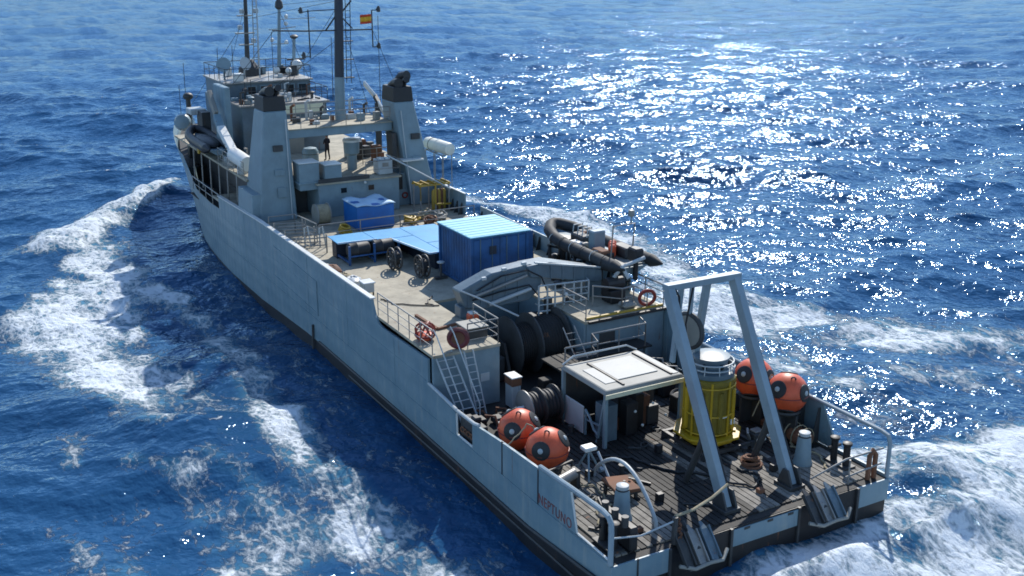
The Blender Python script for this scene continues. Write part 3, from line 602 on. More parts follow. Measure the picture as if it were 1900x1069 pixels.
for i in range(26):
    x = rg.uniform(-3.3, 2.3); y = rg.uniform(47, 50); h_ = rg.uniform(.4, 1.3); k_ = i % 4
    if k_ == 0: MB().tube([(x, y, 10), (x, y, 10+h_), (x+.2, y-.25, 10+h_+.1)], rg.uniform(.04, .1), 7).build('vent_pipe', ['dark', 'light', 'rust'][i % 3], ship, True)
    elif k_ == 1: MB().lathe([(.08, 0), (.08, h_*.5), (.2, h_*.55), (.2, h_*.7), (.05, h_*.8)], (x, y, 10), (0,0,1), 10).build('mushroom_vent', ['light', 'grey', 'dark'][i % 3], ship, True)
    elif k_ == 2: MB().tube([(x, y, 10.05), (x+rg.uniform(-1, 1), y, 10.12)], .06, 6).build('roof_pipe', ['dark', 'light'][i % 2], ship, True)
    else: MB().tube([(x, y, 10), (x, y, 10+h_*1.6)], .025, 5).build('whip_antenna', 'dark', ship, True)
for i in range(22):
    y = rg.uniform(40.5, 52); x = rg.uniform(-5.0, -3.9); h_ = rg.uniform(.3, 1.2)
    if i % 2: MB().box(x-.15, x+.2, y-.25, y+.2, 6.6, 6.6+h_*.8).build('deck_locker', ['dark', 'grey', 'black', 'light'][i % 4], ship, bevel=.02)
    else: MB().tube([(x, y, 6.6), (x, y, 6.6+h_), (x-.2, y-.2, 6.65+h_)], .06, 6).build('vent_pipe', ['light', 'dark', 'steel'][i % 3], ship, True)
for p0, p1 in (((1.0, 40, 16.8), (-.6, 54, 15.0)), ((1.0, 40, 16.5), (-4.5, 44, 6.6)), ((1.0, 40, 16.5), (5.2, 44, 6.6)), ((-.6, 54, 16), (-3.3, 50.3, 11.1)), ((1.85, 54, 15.5), (2.5, 50.3, 11.1)), ((-3.0, 40, 15.2), (-4.3, 46, 11.2)), ((3.2, 40, 15.05), (4.2, 39, 11.8)), ((-.6, 54, 15), (-2.0, 70, 6)), ((1.0, 40, 14.6), (-3.0, 46.2, 10.0)), ((1.1, 40, 16.9), (1.85, 54, 15.9))):
    MB().tube([p0, p1], .016, 4).build('rigging_wire', 'dark', ship)
# funnel fittings
for sg in (-1, 1):
    for z in (7.2, 8.6):
        x = -4.1 if sg < 0 else 4.6; MB().box(x-.28, x+.28, 36.98+.02*(z-5), 37.2+.03*(z-4.5), z, z+.35).build('louvre', 'dark' if z > 8 else 'grey', ship, bevel=.01)
    x = -3.55 if sg < 0 else 4.15; MB().tube([(x-.1*sg*0, 36.9, 4.6), (x+(.0 if sg < 0 else -.45), 37.16, 10.4)], .035, 6).build('conduit', 'light', ship, True)
# forward port side: gallery under the boat deck, forecastle
p = MB()
for y in (41.5, 43.6, 45.6, 47.8, 50, 52.2): p.tube([(-5.5, y, 4.2), (-5.45, y, 6.5)], .05, 6)
p.build('gallery_post', 'steel', ship, True)
MB().box(-5.7, -3.9, 44, 53, 3.2, 3.3).build('side_deck', 'maindeck', ship)
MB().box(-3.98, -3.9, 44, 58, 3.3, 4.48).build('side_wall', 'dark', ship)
rr = rail(MB(), [(-5.9, 44.4, 3.9), (-5.95, 51.0, 3.95)], h=.9, bars=2, step=1.6, r=.03); rr.build('railing', 'steel', ship, True)
rr = rail(MB(), [(-5.35, 40.2, 6.6), (-5.35, 46, 6.6)], h=.95, bars=3, step=1.2, r=.025); rr.build('railing', 'steel', ship, True)
fd = MB(); fd.add([(-half(y, 4.8)+.12, y, 4.7+(y-55)*.05) for y in (55, 58, 61, 64, 67, 70)] + [(half(y, 4.8)-.12, y, 4.7+(y-55)*.05) for y in (70, 67, 64, 61, 58, 55)], [tuple(range(12))]); fd.build('forecastle_deck', 'maindeck', ship)
MB().lathe([(.1, 0), (.5, .12), (.62, .45), (.5, .8), (.1, .92)], (-5.0, 56.5, 7.7), (-.3, -.9, .2), 14).build('ventilator', 'grey', ship, True)
MB().tube([(-4.4, 57, 6.9), (-4.4, 57, 9.3)], .16, 10).build('ventilator', 'dark', ship, True)
MB().sphere((-4.4, 57, 9.5), .38, 12, 8, (1,1,.7)).build('ventilator', 'dark', ship, True)
MB().box(-5.1, -4.0, 53.6, 55, 8.6, 9.0).build('raft_cradle', 'light', ship, bevel=.05)
MB().box(-4.6, -4.0, 52.5, 54, 6.6, 8.9).build('vent_house', 'dark', ship, bevel=.03)
for i in range(5): MB().box(-5.75+.18*i, -5.62+.18*i, 49.5+.35*i, 49.9+.35*i, 6.6, 7.5-.1*abs(i-2)).build('line_box', 'amber', ship, bevel=.02)
rg = random.Random(77)
for i in range(24):
    y = rg.uniform(54.5, 62); x = rg.uniform(-.85, -.3)*half(y, 4.8); z0 = 4.7+(y-55)*.05; h_ = rg.uniform(.6, 2.6)
    if i % 3: MB().box(x-.25, x+.25, y-.3, y+.3, z0, z0+h_).build('deck_gear', ['dark', 'black', 'grey', 'dark', 'maindeck'][i % 5], ship, bevel=.03)
    else: MB().tube([(x, y, z0), (x, y, z0+h_), (x+.1, y-.3, z0+h_+.15)], .12, 8).build('vent_pipe', ['light', 'dark', 'white'][i % 3], ship, True)
rg = random.Random(13)
for i in range(64):
    x = rg.uniform(-5.4, 5.4); y = rg.uniform(1.2, 9.6); h_ = rg.uniform(.06, .35)
    if -3 < x < 2.6 and y < 3.4 and i % 3: continue
    k_ = i % 6
    if k_ == 0: MB().tube([(x, y, 1.95), (x+rg.uniform(-.8, .8), y+rg.uniform(-.8, .8), 1.98)], rg.uniform(.025, .06), 6).build('deck_pipe', ['dark', 'rust', 'steel'][i % 3], ship, True)
    elif k_ == 1: MB().torus((x, y, 1.97), rg.uniform(.09, .2), .035, (rg.uniform(-.4, .4), rg.uniform(-.4, .4), 1), 12, 5).build('lashing_ring', ['rust', 'dark', 'rope'][i % 3], ship, True)
    elif k_ == 2: MB().lathe([(.09, 0), (.09, h_), (.13, h_+.03), (.13, h_+.07)], (x, y, 1.92), (0,0,1), 10).build('cleat', ['dark', 'light'][i % 2], ship, True)
    elif k_ == 3: MB().box(x-.12, x+.14, y-.1, y+.12, 1.92, 1.94+h_).build('deck_fitting', ['dark', 'black', 'steel', 'rust'][i % 4], ship, bevel=.02)
    elif k_ == 4: MB().bar((x, y, 1.97), (x+rg.uniform(-.7, .7), y+rg.uniform(.2, .9), 1.99), .08, .06).build('loose_bar', ['rust', 'dark', 'steel'][i % 3], ship)
    else: MB().box(x-.2, x+.25, y-.2, y+.2, 1.925, 1.945).build('deck_plate', ['rust', 'dark'][i % 2], ship)
rg = random.Random(99)
for i in range(30):
    x = rg.uniform(3.0, 5.7); y = rg.uniform(14.8, 25.5); h_ = rg.uniform(.25, 1.0)
    if y < 17.5 and x < 4.6: continue
    k_ = i % 3
    if k_ == 0: MB().box(x-.22, x+.22, y-.25, y+.25, 4.485, 4.485+h_).build('deck_gear', ['dark', 'black', 'rust', 'crane'][i % 4], ship, bevel=.03)
    elif k_ == 1: MB().tube([(x, y, 4.5), (x, y, 4.5+h_), (x+.3, y-.3, 4.5+h_*1.2)], .05, 6).build('deck_pipe', ['steel', 'dark', 'rust'][i % 3], ship, True)
    else: MB().lathe([(.18, 0), (.2, .05), (.2, h_), (.1, h_+.06)], (x, y, 4.48), (0,0,1), 12).build('deck_drum', ['black', 'rust', 'dark'][i % 3], ship, True)
for i in range(34):
    zone = i % 3
    x, y = [(rg.uniform(3.0, 5.5), rg.uniform(6.5, 12.5)), (rg.uniform(-2.3, 3.0), rg.uniform(10.3, 12.6)), (rg.uniform(-5.5, -3.2), rg.uniform(9.2, 12.0))][zone]
    if zone == 1 and -.8 < x < 1.4: h_ = rg.uniform(.2, .8)
    else: h_ = rg.uniform(.25, 1.15)
    if zone == 1 and x < -1.6: continue
    if zone == 2 and y > 10.6: h_ = .25
    if i % 2: MB().box(x-.24, x+.26, y-.22, y+.25, 1.93, 1.93+h_).build('deck_gear', ['dark', 'black', 'rust', 'crane', 'maindeck'][i % 5], ship, bevel=.03)
    else: MB().tube([(x, y, 1.93), (x, y, 1.93+h_), (x+.25, y-.3, 1.95+h_), (x+.3, y-.7, 2.1)], .05, 6).build('deck_pipe', ['steel', 'dark', 'rust'][i % 3], ship, True)
# name on the port quarter
fc = bpy.data.curves.new('name', 'FONT'); fc.body = 'NEPTUNO'; fc.size = .52; fc.extrude = .006; fc.space_character = 1.12
to = bpy.data.objects.new('tmp', fc); COL.objects.link(to); bpy.context.view_layer.update()
tm = bpy.data.meshes.new_from_object(to.evaluated_get(bpy.context.evaluated_depsgraph_get())); bpy.data.objects.remove(to)
tm.transform(Matrix.Translation((-6.012, 4.30, 2.06)) @ Matrix(((0,0,-1,0),(-1,0,0,0),(0,1,0,0),(0,0,0,1))) @ Matrix.Diagonal((.80, 1, 1, 1)))
tm.materials.append(M['letter']); lo = bpy.data.objects.new('ship_name', tm); COL.objects.link(lo); lo.parent = ship; lo['label'] = 'faded red painted lettering NEPTUNO'

# ------------------------------------------------------------------ gear standing on the ship
# blue container on the raised deck
def container():
    t = thing('shipping_container', (.95, 21.4, 4.48), 'dark blue steel container with faded pale blue roof on the middle of the raised deck', 'container')
    x0, x1, y0, y1, z0, z1 = -.62, 2.5, 19.6, 23.1, 4.5, 7.0
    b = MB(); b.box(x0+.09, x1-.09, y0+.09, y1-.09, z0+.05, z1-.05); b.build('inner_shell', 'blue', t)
    f = MB()
    for x in (x0, x1-.14):
        for y in (y0, y1-.14): f.box(x, x+.14, y, y+.14, z0, z1)
    for y in (y0, y1-.14): f.box(x0+.14, x1-.14, y+.01, y+.13, z0, z0+.14); f.box(x0+.14, x1-.14, y+.01, y+.13, z1-.12, z1)
    for x in (x0, x1-.14): f.box(x+.01, x+.13, y0+.14, y1-.14, z0, z0+.14); f.box(x+.01, x+.13, y0+.14, y1-.14, z1-.12, z1)
    f.build('corner_frame', 'blue', t, bevel=.012)
    for i in range(11):
        y = y0+.2+i*.285; c = MB(); c.hexa([(x0+.085, y, z0+.15), (x0+.085, y+.2, z0+.15), (x0+.085, y+.2, z1-.13), (x0+.085, y, z1-.13)], [(x0+.03, y+.04, z0+.15), (x0+.03, y+.16, z0+.15), (x0+.03, y+.16, z1-.13), (x0+.03, y+.04, z1-.13)]); c.build('corrugation', 'blue', t)
    for s, (a, c_) in enumerate(((x0+.16, (x0+x1)/2-.01), ((x0+x1)/2+.01, x1-.16))):
        d = MB().box(a, c_, y0+.03, y0+.085, z0+.16, z1-.14).build('door', 'blue', t, bevel=.01)
        rb = MB()
        for q in (.25, .7): rb.tube([(a+(c_-a)*q, y0+.01, z0+.1), (a+(c_-a)*q, y0+.01, z1-.1)], .022, 6)
        rb.build('lock_rod', 'crane', d, True)
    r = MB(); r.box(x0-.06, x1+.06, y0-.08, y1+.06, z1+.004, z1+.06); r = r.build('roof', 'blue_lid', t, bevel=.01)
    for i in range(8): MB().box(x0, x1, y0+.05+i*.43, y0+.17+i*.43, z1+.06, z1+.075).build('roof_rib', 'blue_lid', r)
    MB().box(x1+.02, x1+.3, y0+.1, y0+.5, z0, z1-.05).build('side_locker', 'blue', t, bevel=.02)
    MB().box(x0+1.0, x0+1.35, y0-.01, y0+.03, 6.1, 6.5).build('placard', 'navy', t)
container()
# bright blue box with tarpaulin
t = thing('storage_box', (0, 33.8, 4.48), 'bright blue box under a pale blue tarpaulin in front of the deckhouse windows', 'box')
MB().box(-1.1, 1.15, 32.7, 34.9, 4.5, 5.85).build('body', 'bluebox', t, bevel=.03)
k = MB(); nx_, ny_ = 8, 8
vs = [(-1.16+2.37*i/nx_, 32.62+2.36*j/ny_, 5.9+.10*math.sin(i*1.1)*math.sin(j*.9+.5)*(1 if 0 < i < nx_ else .3)) for i in range(nx_+1) for j in range(ny_+1)]
k.add(vs, [(i*(ny_+1)+j, (i+1)*(ny_+1)+j, (i+1)*(ny_+1)+j+1, i*(ny_+1)+j+1) for i in range(nx_) for j in range(ny_)])
k = k.build('tarpaulin', 'tarp', t, True); sm = k.modifiers.new('s', 'SOLIDIFY'); sm.thickness = .04
# azure low platform with drums in a rack below
t = thing('equipment_platform', (-1, 26, 4.48), 'low platform topped with azure blue sheets beside the dark blue container', 'platform')
def sheet(poly, name='top_sheet'):
    return MB().prism(poly, 'xy', 5.42, 5.46).build(name, 'azure', t, bevel=.008)
sheet([(-4.35, 27.3), (-4.3, 28.9), (-2.35, 28.85), (-2.35, 27.1)]); sheet([(-2.33, 27.1), (-2.33, 28.85), (-.3, 28.75), (-.3, 26.9), (-1.6, 26.9)]); sheet([(-.28, 26.9), (-.28, 28.75), (1.75, 28.6), (1.75, 25.2), (-.28, 25.2)])
sheet([(-1.55, 26.85), (-.3, 26.85), (-.3, 23.3), (-1.0, 23.3)]); sheet([(-.28, 25.15), (1.75, 25.15), (1.75, 23.35), (-.28, 23.35)])
p = MB(); p.bar((-4.35, 27.25, 5.46), (-2.3, 27.05, 5.46), .06, .08); p.bar((-1.6, 26.9, 5.46), (-1.02, 23.25, 5.46), .08, .08); p.bar((-1.02, 23.25, 5.46), (-.65, 23.25, 5.46), .06, .08); p.build('edge_trim', 'tarp', t)
p = MB(); p.box(-4.2, 1.6, 27.9, 28.5, 4.5, 5.4); p.box(-.6, 1.5, 23.6, 27.9, 4.5, 5.4); p.build('base_box', 'navy', t)
p = MB()
for x in (-4.1, -2.75, -1.4): p.box(x-.05, x+.05, 26.2, 26.3, 4.5, 5.5); p.box(x-.05, x+.05, 26.3, 27.9, 4.6, 4.7)
p.bar((-4.1, 26.25, 4.95), (-1.4, 26.25, 4.95), .06, .06); p.build('rack_frame', 'blue', t)
drum0 = None
for i, x in enumerate((-3.98, -2.63)):
    lab = ['black drum lying in the platform rack, nearer the ship side', 'black drum lying in the platform rack, nearer the cable reels'][i]
    d = thing('drum', (x, 26.75, 5.0), lab, 'drum', 'black drums in the rack')
    MB().lathe([(.36, 0), (.40, .03), (.40, .4), (.42, .43), (.40, .46), (.40, 1.05), (.36, 1.1)], (x, 26.75, 5.12), (1, 0, 0), 18).build('shell', 'rubber', d, True)
# cable reels
def reel(c, r, w, label, name='cable_reel', spk=8, group=None, coil='rubber'):
    t = thing(name, (c[0], c[1], c[2]-r), label, 'reel', group); c = Vector(c)
    for sgn in (-1, 1):
        f = MB(); cc = c+Vector((sgn*w/2, 0, 0)); f.torus(cc, r-.05, .05, (1,0,0), 22, 6); f.torus(cc, r*.42, .035, (1,0,0), 16, 6)
        for k in range(spk):
            a = 2*math.pi*k/spk; f.bar(cc+Vector((0, math.cos(a), math.sin(a)))*.06, cc+Vector((0, math.cos(a), math.sin(a)))*(r-.05), .05, .05, (1,0,0))
        f.build('flange', 'dark', t, True)
    MB().lathe([(r*.40, -w/2), (r*.62, -w/2+.03), (r*.62, w/2-.03), (r*.40, w/2)], c, (1,0,0), 20).build('cable_coil', coil, t, True)
    MB().cyl(c-Vector((w/2+.1, 0, 0)), .05, w+.2, (1,0,0), 10).build('axle', 'steel', t, True)
    return t
reel((-2.35, 24.6, 5.06), .58, .34, 'black spoked cable reel on the sand deck beside the azure platform edge', group='spoked cable reels')
reel((-1.72, 22.7, 5.06), .58, .34, 'black spoked cable reel on the sand deck close to the dark blue container', group='spoked cable reels')
t = thing('cleat_stand', (-1.05, 22.0, 4.48), 'small grey valve stand between the black cable reels and the blue container', 'stand')
p = MB(); p.box(-1.35, -.75, 21.9, 22.1, 4.49, 4.62); p.tube([(-1.05, 22, 4.6), (-1.05, 22, 5.3)], .06, 8); p.build('post', 'dark', t); MB().lathe([(.18, 0), (.2, .05), (.05, .1)], (-1.05, 22, 5.3), (0,0,1), 12).build('hand_wheel', 'light', t, True)
# rags and boxes along the port bulwark
for i, (x, y, s_, m_, nm, lab) in enumerate([(-5.4, 25.2, .42, 'rust', 'canvas_bundle', 'brown canvas bundle heaped against the port bulwark'), (-5.3, 23.9, .36, 'rope', 'rope_bundle', 'tan rope bundle lying behind the port bulwark'), (-5.15, 23.1, .38, 'white', 'sack', 'white sack lying against the port bulwark'), (-5.5, 26.1, .3, 'cream', 'sack', 'cream sack behind the brown canvas bundle')]):
    o = MB().sphere((0,0,0), s_, 12, 8, (1, 1.35, .62)); 
    for v in o.v: v += Vector((random.uniform(-.04,.04), random.uniform(-.06,.06), random.uniform(-.03,.05)))
    o = o.build(nm, m_, None, True); o.location = (x, y, 4.48+s_*.55); o['label'] = lab; o['category'] = 'bundle'
t = thing('deck_box', (-5.1, 21.5, 4.48), 'small pale lidded box on legs standing inside the port bulwark', 'box')
MB().box(-5.35, -4.85, 21.2, 21.8, 4.62, 5.05).build('body', 'light', t, bevel=.03); MB().box(-5.4, -4.8, 21.15, 21.85, 5.05, 5.12).build('lid', 'white', t, bevel=.02)
p = MB(); [p.box(x, x+.06, y, y+.06, 4.48, 4.62) for x in (-5.33, -4.93) for y in (21.22, 21.72)]; p.build('leg', 'dark', t)
# folding deck crane over the winch well
t = thing('deck_crane', (3.0, 16.5, 4.48), 'grey knuckle deck crane folded across the winch well', 'crane')
Y0, Y1 = 16.1, 16.9
MB().prism([(-3.0, 5.75), (-1.4, 6.35), (.6, 6.5), (1.15, 6.15), (1.1, 5.3), (.55, 4.85), (-1.6, 4.75), (-2.7, 4.95)], 'xz', Y0, Y1).build('outer_boom', 'crane', t, bevel=.05)
MB().prism([(.3, 6.45), (1.5, 6.48), (4.3, 5.75), (4.35, 5.2), (4.1, 5.15), (1.3, 5.75), (.5, 5.9)], 'xz', Y0-.12, Y1+.12).build('main_boom', 'crane', t, bevel=.05)
MB().bar((.7, 16.0, 6.57), (4.2, 16.0, 5.86), .14, .07).build('boom_flange', 'light', t)
MB().prism([(3.5, 5.6), (4.4, 5.6), (4.4, 4.0), (3.3, 3.3), (2.7, 3.4), (3.5, 4.2)], 'xz', Y0, Y1).build('column', 'crane', t, bevel=.05)
p = MB()
for z in (4.35, 4.95, 5.55): p.tube([(.75, 15.7, z), (3.4, 15.7, z-.12), (3.5, 16.1, z-.1)], .045, 6)
for z in (4.05, 4.65, 5.25): p.tube([(.75, 16.0, z), (.75, 15.7, z), (3.4, 15.7, z-.12)], .03, 5)
for x in (.75, 1.2, 1.6, 2.1, 2.6, 3.0, 3.4): p.tube([(x, 15.7, 3.9), (x, 15.7, 5.55-.05*(x-.75))], .045, 6)
p.build('basket_rail', 'light', t, True)
MB().box(.5, 3.5, 15.6, 17.0, 3.75, 3.9).build('operator_platform', 'dark', t, bevel=.03)
for q in ((1.2, 1.5, 15.75, 16.05, 3.9, 4.9), (2.2, 2.45, 15.8, 16.0, 3.9, 4.7), (.8, 1.05, 15.8, 16, 3.9, 4.2)): MB().box(*q).build('control_stand', 'dark', t, bevel=.02)
for x, z in ((.95, 4.0), (1.7, 4.05), (2.75, 3.95), (2.1, 5.0)): MB().sphere((x, 15.55, z), .1, 8, 6).build('fitting', 'white', t, True)
MB().tube([(-3.0, 15.95, 5.85), (-1.9, 15.4, 5.3), (-.9, 14.6, 4.75)], .045, 6).build('boom_stay', 'light', t, True)
MB().tube([(-2.4, 15.98, 5.45), (.3, 15.98, 6.05)], .07, 8).build('hydraulic_ram', 'steel', t, True)
MB().tube([(-1.6, 15.98, 5.0), (.5, 15.98, 5.4)], .09, 8).build('hydraulic_ram', 'light', t, True)
MB().box(-2.9, -2.3, 16.2, 16.8, 4.48, 5.0).build('boom_rest', 'crane', t, bevel=.03)
for i in range(5):
    x = -2.6+i*.62; MB().prism([(x, 4.98+.0*i), (x+.07, 4.98), (x+.07, 5.72+.13*min(i, 3)), (x, 5.72+.13*min(i, 3))], 'xz', Y0-.04, Y0+.01).build('boom_rib', 'crane', t)
for i in range(4):
    x = 1.5+i*.62; MB().prism([(x, 5.72-.16*i), (x+.07, 5.72-.16*i), (x+.07, 6.42-.16*i), (x, 6.42-.16*i)], 'xz', Y0-.16, Y0-.11).build('boom_rib', 'crane', t)
for i, (x, z) in enumerate(((-1.9, 6.1), (-.9, 6.38), (.1, 6.5))): MB().box(x, x+.22, Y0-.06, Y0+.1, z, z+.14).build('hose_clamp', 'light', t, bevel=.02)
MB().tube([(-2.2, Y0-.08, 5.7), (-1.0, Y0-.1, 6.2), (.3, Y0-.15, 6.3), (1.0, Y0-.2, 5.9), (1.3, Y0-.2, 5.2)], .035, 6).build('hydraulic_hose', 'black', t, True)
MB().tube([(-2.4, Y0-.08, 5.3), (-1.0, Y0-.1, 5.5), (.4, Y0-.15, 5.6), (.9, Y0-.2, 5.0), (.8, Y0-.3, 4.4)], .035, 6).build('hydraulic_hose', 'black', t, True)
t = thing('work_light', (-2.75, 15.4, 4.5), 'orange capped deck light under the port end of the crane boom', 'lamp')
MB().box(-2.95, -2.5, 15.2, 15.6, 4.6, 4.95).build('housing', 'orange', t, bevel=.05); MB().box(-2.9, -2.55, 15.22, 15.58, 4.95, 5.02).build('lens', 'white', t, bevel=.02); MB().tube([(-2.72, 15.4, 4.48), (-2.72, 15.4, 4.6)], .08, 8).build('stand', 'dark', t)
t = thing('deck_locker', (-3.2, 14.2, 4.48), 'low grey green locker at the aft edge of the raised deck below the crane tip', 'locker')
MB().box(-3.9, -2.95, 13.6, 14.6, 4.5, 4.95).build('body', 'dark', t, bevel=.03); MB().box(-3.95, -2.9, 13.55, 14.65, 4.95, 5.0).build('lid', 'cream', t, bevel=.02)
# big winch in the well
t = thing('towing_winch', (.1, 15.2, 1.86), 'large dark towing winch in the shaded well under the crane', 'winch')
c = Vector((.1, 15.2, 3.2))
for x in (-1.25, -.2, 1.25): MB().lathe([(1.32, 0), (1.36, .03), (1.36, .09), (1.32, .12)], c+Vector((x, 0, 0)), (1,0,0), 28).build('flange', 'dark', t, True)
for x0, x1, r_ in ((-1.13, -.2, .95), (-.08, 1.25, 1.1)):
    k_ = MB(); pr = []; n_ = 9
    for i in range(n_): a = x0+(x1-x0)*i/n_; d = (x1-x0)/n_; pr += [(r_-.03, a), (r_, a+d*.3), (r_, a+d*.7), (r_-.03, a+d)]
    k_.lathe(pr, c, (1,0,0), 26).build('cable_layer', 'maindeck', t, True)
for x in (-1.5, 1.45): MB().prism([(14.2, 1.875), (16.2, 1.875), (15.5, 3.5), (14.9, 3.5)], 'yz', x, x+.12).build('winch_frame', 'dark', t)
MB().box(-2.3, -1.55, 14.6, 15.8, 1.86, 3.0).build('winch_motor', 'dark', t, bevel=.08)
# hose drum behind the hut
t = thing('hose_drum', (-2.5, 10.1, 1.9), 'black hose drum between the hut and the orange buoys', 'drum')
c = Vector((-2.5, 10.1, 2.65))
for x in (-.72, -.1, .62): MB().lathe([(.70, 0), (.74, .02), (.74, .06), (.70, .08)], c+Vector((x, 0, 0)), (1,0,0), 24).build('flange', 'dark' if x > -.5 else 'steel', t, True)
pr = []
for i in range(8): a = -.66+i*.165; pr += [(.56, a), (.60, a+.05), (.60, a+.11), (.56, a+.165)]
MB().lathe(pr, c, (1,0,0), 22).build('hose', 'rubber', t, True)
p = MB()
for x in (-.8, .72): p.prism([(9.5, 1.92), (10.7, 1.92), (10.25, 2.75), (9.95, 2.75)], 'yz', -2.5+x, -2.5+x+.07)
p.build('drum_frame', 'dark', t); MB().cyl(c+Vector((-1.1, 0, 0)), .14, .35, (1,0,0), 12).build('drive_motor', 'white', t, True)
# hut
t = thing('control_hut', (.2, 8.3, 1.9), 'open fronted steel hut with a pale flat roof behind the yellow diving bell', 'hut')
rx0, rx1, ry0, ry1, zr = -1.7, 2.05, 6.75, 9.95, 4.1
rf = MB(); rf.hexa([(rx0, ry0, zr), (rx1, ry0, zr), (rx1, ry1, zr), (rx0, ry1, zr)], [(rx0+.12, ry0+.12, zr+.16), (rx1-.12, ry0+.12, zr+.16), (rx1-.12, ry1-.12, zr+.16), (rx0+.12, ry1-.12, zr+.16)]); rf = rf.build('roof', 'cream', t, bevel=.03)
MB().box(-.62, 1.25, 7.5, 9.35, zr+.16, zr+.2).build('roof_panel', 'offwhite', rf, bevel=.01); MB().box(-1.25, -.75, 7.4, 9.0, zr+.16, zr+.185).build('roof_panel', 'offwhite', rf, bevel=.01)
MB().box(-.73, -.65, 7.0, 9.5, zr+.16, zr+.215).build('roof_batten', 'black', rf); MB().box(1.5, 1.58, 7.0, 9.6, zr+.16, zr+.215).build('roof_batten', 'black', rf); MB().box(1.62, 1.86, 7.0, 9.6, zr+.16, zr+.19).build('roof_panel', 'offwhite', rf)
rl = MB(); rl.tube([(rx0+.1, ry1-.05, zr+.15), (rx0+.6, ry1-.05, zr+.42), (rx1-.6, ry1-.05, zr+.42), (rx1-.1, ry1-.05, zr+.15)], .04, 6); rl.build('roof_rail', 'light', rf, True)
MB().box(rx0+.02, rx1-.02, ry0-.03, ry0, zr-.14, zr+.03).build('roof_edge', 'panel', rf)
for x, y in ((rx0+.12, ry0+.12), (rx1-.12, ry0+.12), (rx0+.12, ry1-.12), (rx1-.12, ry1-.12)): MB().box(x-.07, x+.07, y-.07, y+.07, 1.9, zr).build('corner_post', 'grey', t, bevel=.01)
p = MB(); p.bar((rx0+.12, 7.4, 1.95), (rx0+.12, ry0+.15, 4.0), .08); p.bar((rx0+.12, 7.25, 2.7), (rx0+.12, 8.2, 2.6), .06); p.bar((rx0+.12, 8.2, 1.95), (rx0+.12, 8.2, 3.0), .07); p.tube([(rx0+.1, 8.2, 3.0), (rx0+.1, 7.9, 2.8), (rx0+.1, 7.6, 2.4), (rx0+.1, 7.3, 2.3)], .05, 7); p.build('side_brace', 'grey', t)
MB().box(rx0+.06, rx0+.12, 8.3, 9.6, 1.95, 3.1).build('side_panel', 'light', t, bevel=.02)
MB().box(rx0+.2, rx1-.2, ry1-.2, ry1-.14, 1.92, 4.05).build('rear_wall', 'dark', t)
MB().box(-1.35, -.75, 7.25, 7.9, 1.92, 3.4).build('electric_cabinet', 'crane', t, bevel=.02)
for i in range(12):
    x = random.uniform(-.4, 1.7); y = random.uniform(7.5, 9.3); s_ = random.uniform(.12, .3); MB().box(x-s_, x+s_, y-s_, y+s_, 1.92, 1.95+random.uniform(.3, 1.4)).build('machinery', ['dark', 'black', 'rust'][i % 3], t, bevel=.03)
for x, y, z in ((.1, 7.3, 2.9), (.9, 7.25, 3.1), (1.5, 7.2, 2.5), (.4, 7.2, 2.3)): MB().sphere((x, y, z), .06, 8, 5).build('gauge', 'white', t, True)
# diving bell
t = thing('diving_bell', (2.1, 5.4, 1.9), 'yellow cylindrical diving bell with grey top standing between the gantry legs', 'diving bell')
B = Vector((2.1, 5.4, 0))
MB().lathe([(.86, 2.55), (.9, 2.6), (.9, 4.55), (.94, 4.58), (.94, 4.72), (.86, 4.78)], B, (0,0,1), 32).build('shell', 'olive', t, True)
p = MB()
for k in range(8):
    a = 2*math.pi*k/8+.2; q = B+Vector((math.cos(a)*.93, math.sin(a)*.93, 0)); p.tube([q+Vector((0,0,2.5)), q+Vector((0,0,4.7))], .045, 7)
for z in (2.62, 3.35, 4.45): p.torus(B+Vector((0,0,z)), .94, .035, (0,0,1), 28, 6)
p.build('guard_frame', 'yellow', t, True)
for k in range(8):
    a = 2*math.pi*(k+.5)/8+.2; q = B+Vector((math.cos(a)*.91, math.sin(a)*.91, 0))
    MB().tube([q+Vector((0,0,2.7)), q+Vector((0,0,4.3))], .1, 8).build('gas_bottle', 'olive' if k % 3 else 'yellow', t, True)
MB().lathe([(.88, 4.78), (.90, 4.82), (.90, 4.98), (.62, 5.02), (.62, 5.4), (.70, 5.42), (.70, 5.5), (.3, 5.6)], B, (0,0,1), 28).build('top_collar', 'crane', t, True)
p = MB(); p.torus(B+Vector((0,0,5.32)), .84, .03, (0,0,1), 26, 6); p.torus(B+Vector((0,0,5.12)), .88, .03, (0,0,1), 26, 6)
for k in range(10): a = 2*math.pi*k/10; p.tube([B+Vector((math.cos(a)*.88, math.sin(a)*.88, 4.95)), B+Vector((math.cos(a)*.84, math.sin(a)*.84, 5.32))], .025, 5)
p.build('top_rail', 'light', t, True)
for k in range(6):
    a = 2*math.pi*k/6+.5; q = B+Vector((math.cos(a)*.62, math.sin(a)*.62, 5.2)); p = MB(); p.sphere(q, .11, 8, 6); p.build('port_light', 'black', t, True)
p = MB(); p.prism([(B.x+math.cos(2*math.pi*(k+.5)/8)*1.33, B.y+math.sin(2*math.pi*(k+.5)/8)*1.33) for k in range(8)], 'xy', 2.42, 2.52); p.prism([(B.x+math.cos(2*math.pi*(k+.5)/8)*1.05, B.y+math.sin(2*math.pi*(k+.5)/8)*1.05) for k in range(8)], 'xy', 2.2, 2.42); p.build('base_skirt', 'yellow', t, bevel=.02)
p = MB()
for a, b_ in (((1.0, 4.2), (3.3, 4.2)), ((1.0, 6.6), (3.3, 6.6)), ((1.0, 4.2), (1.0, 6.6)), ((3.3, 4.2), (3.3, 6.6))): p.bar((*a, 2.12), (*b_, 2.12), .14, .14)
for x in (1.0, 3.3):
    for y in (4.2, 6.6): p.box(x-.08, x+.08, y-.08, y+.08, 1.9, 2.2)
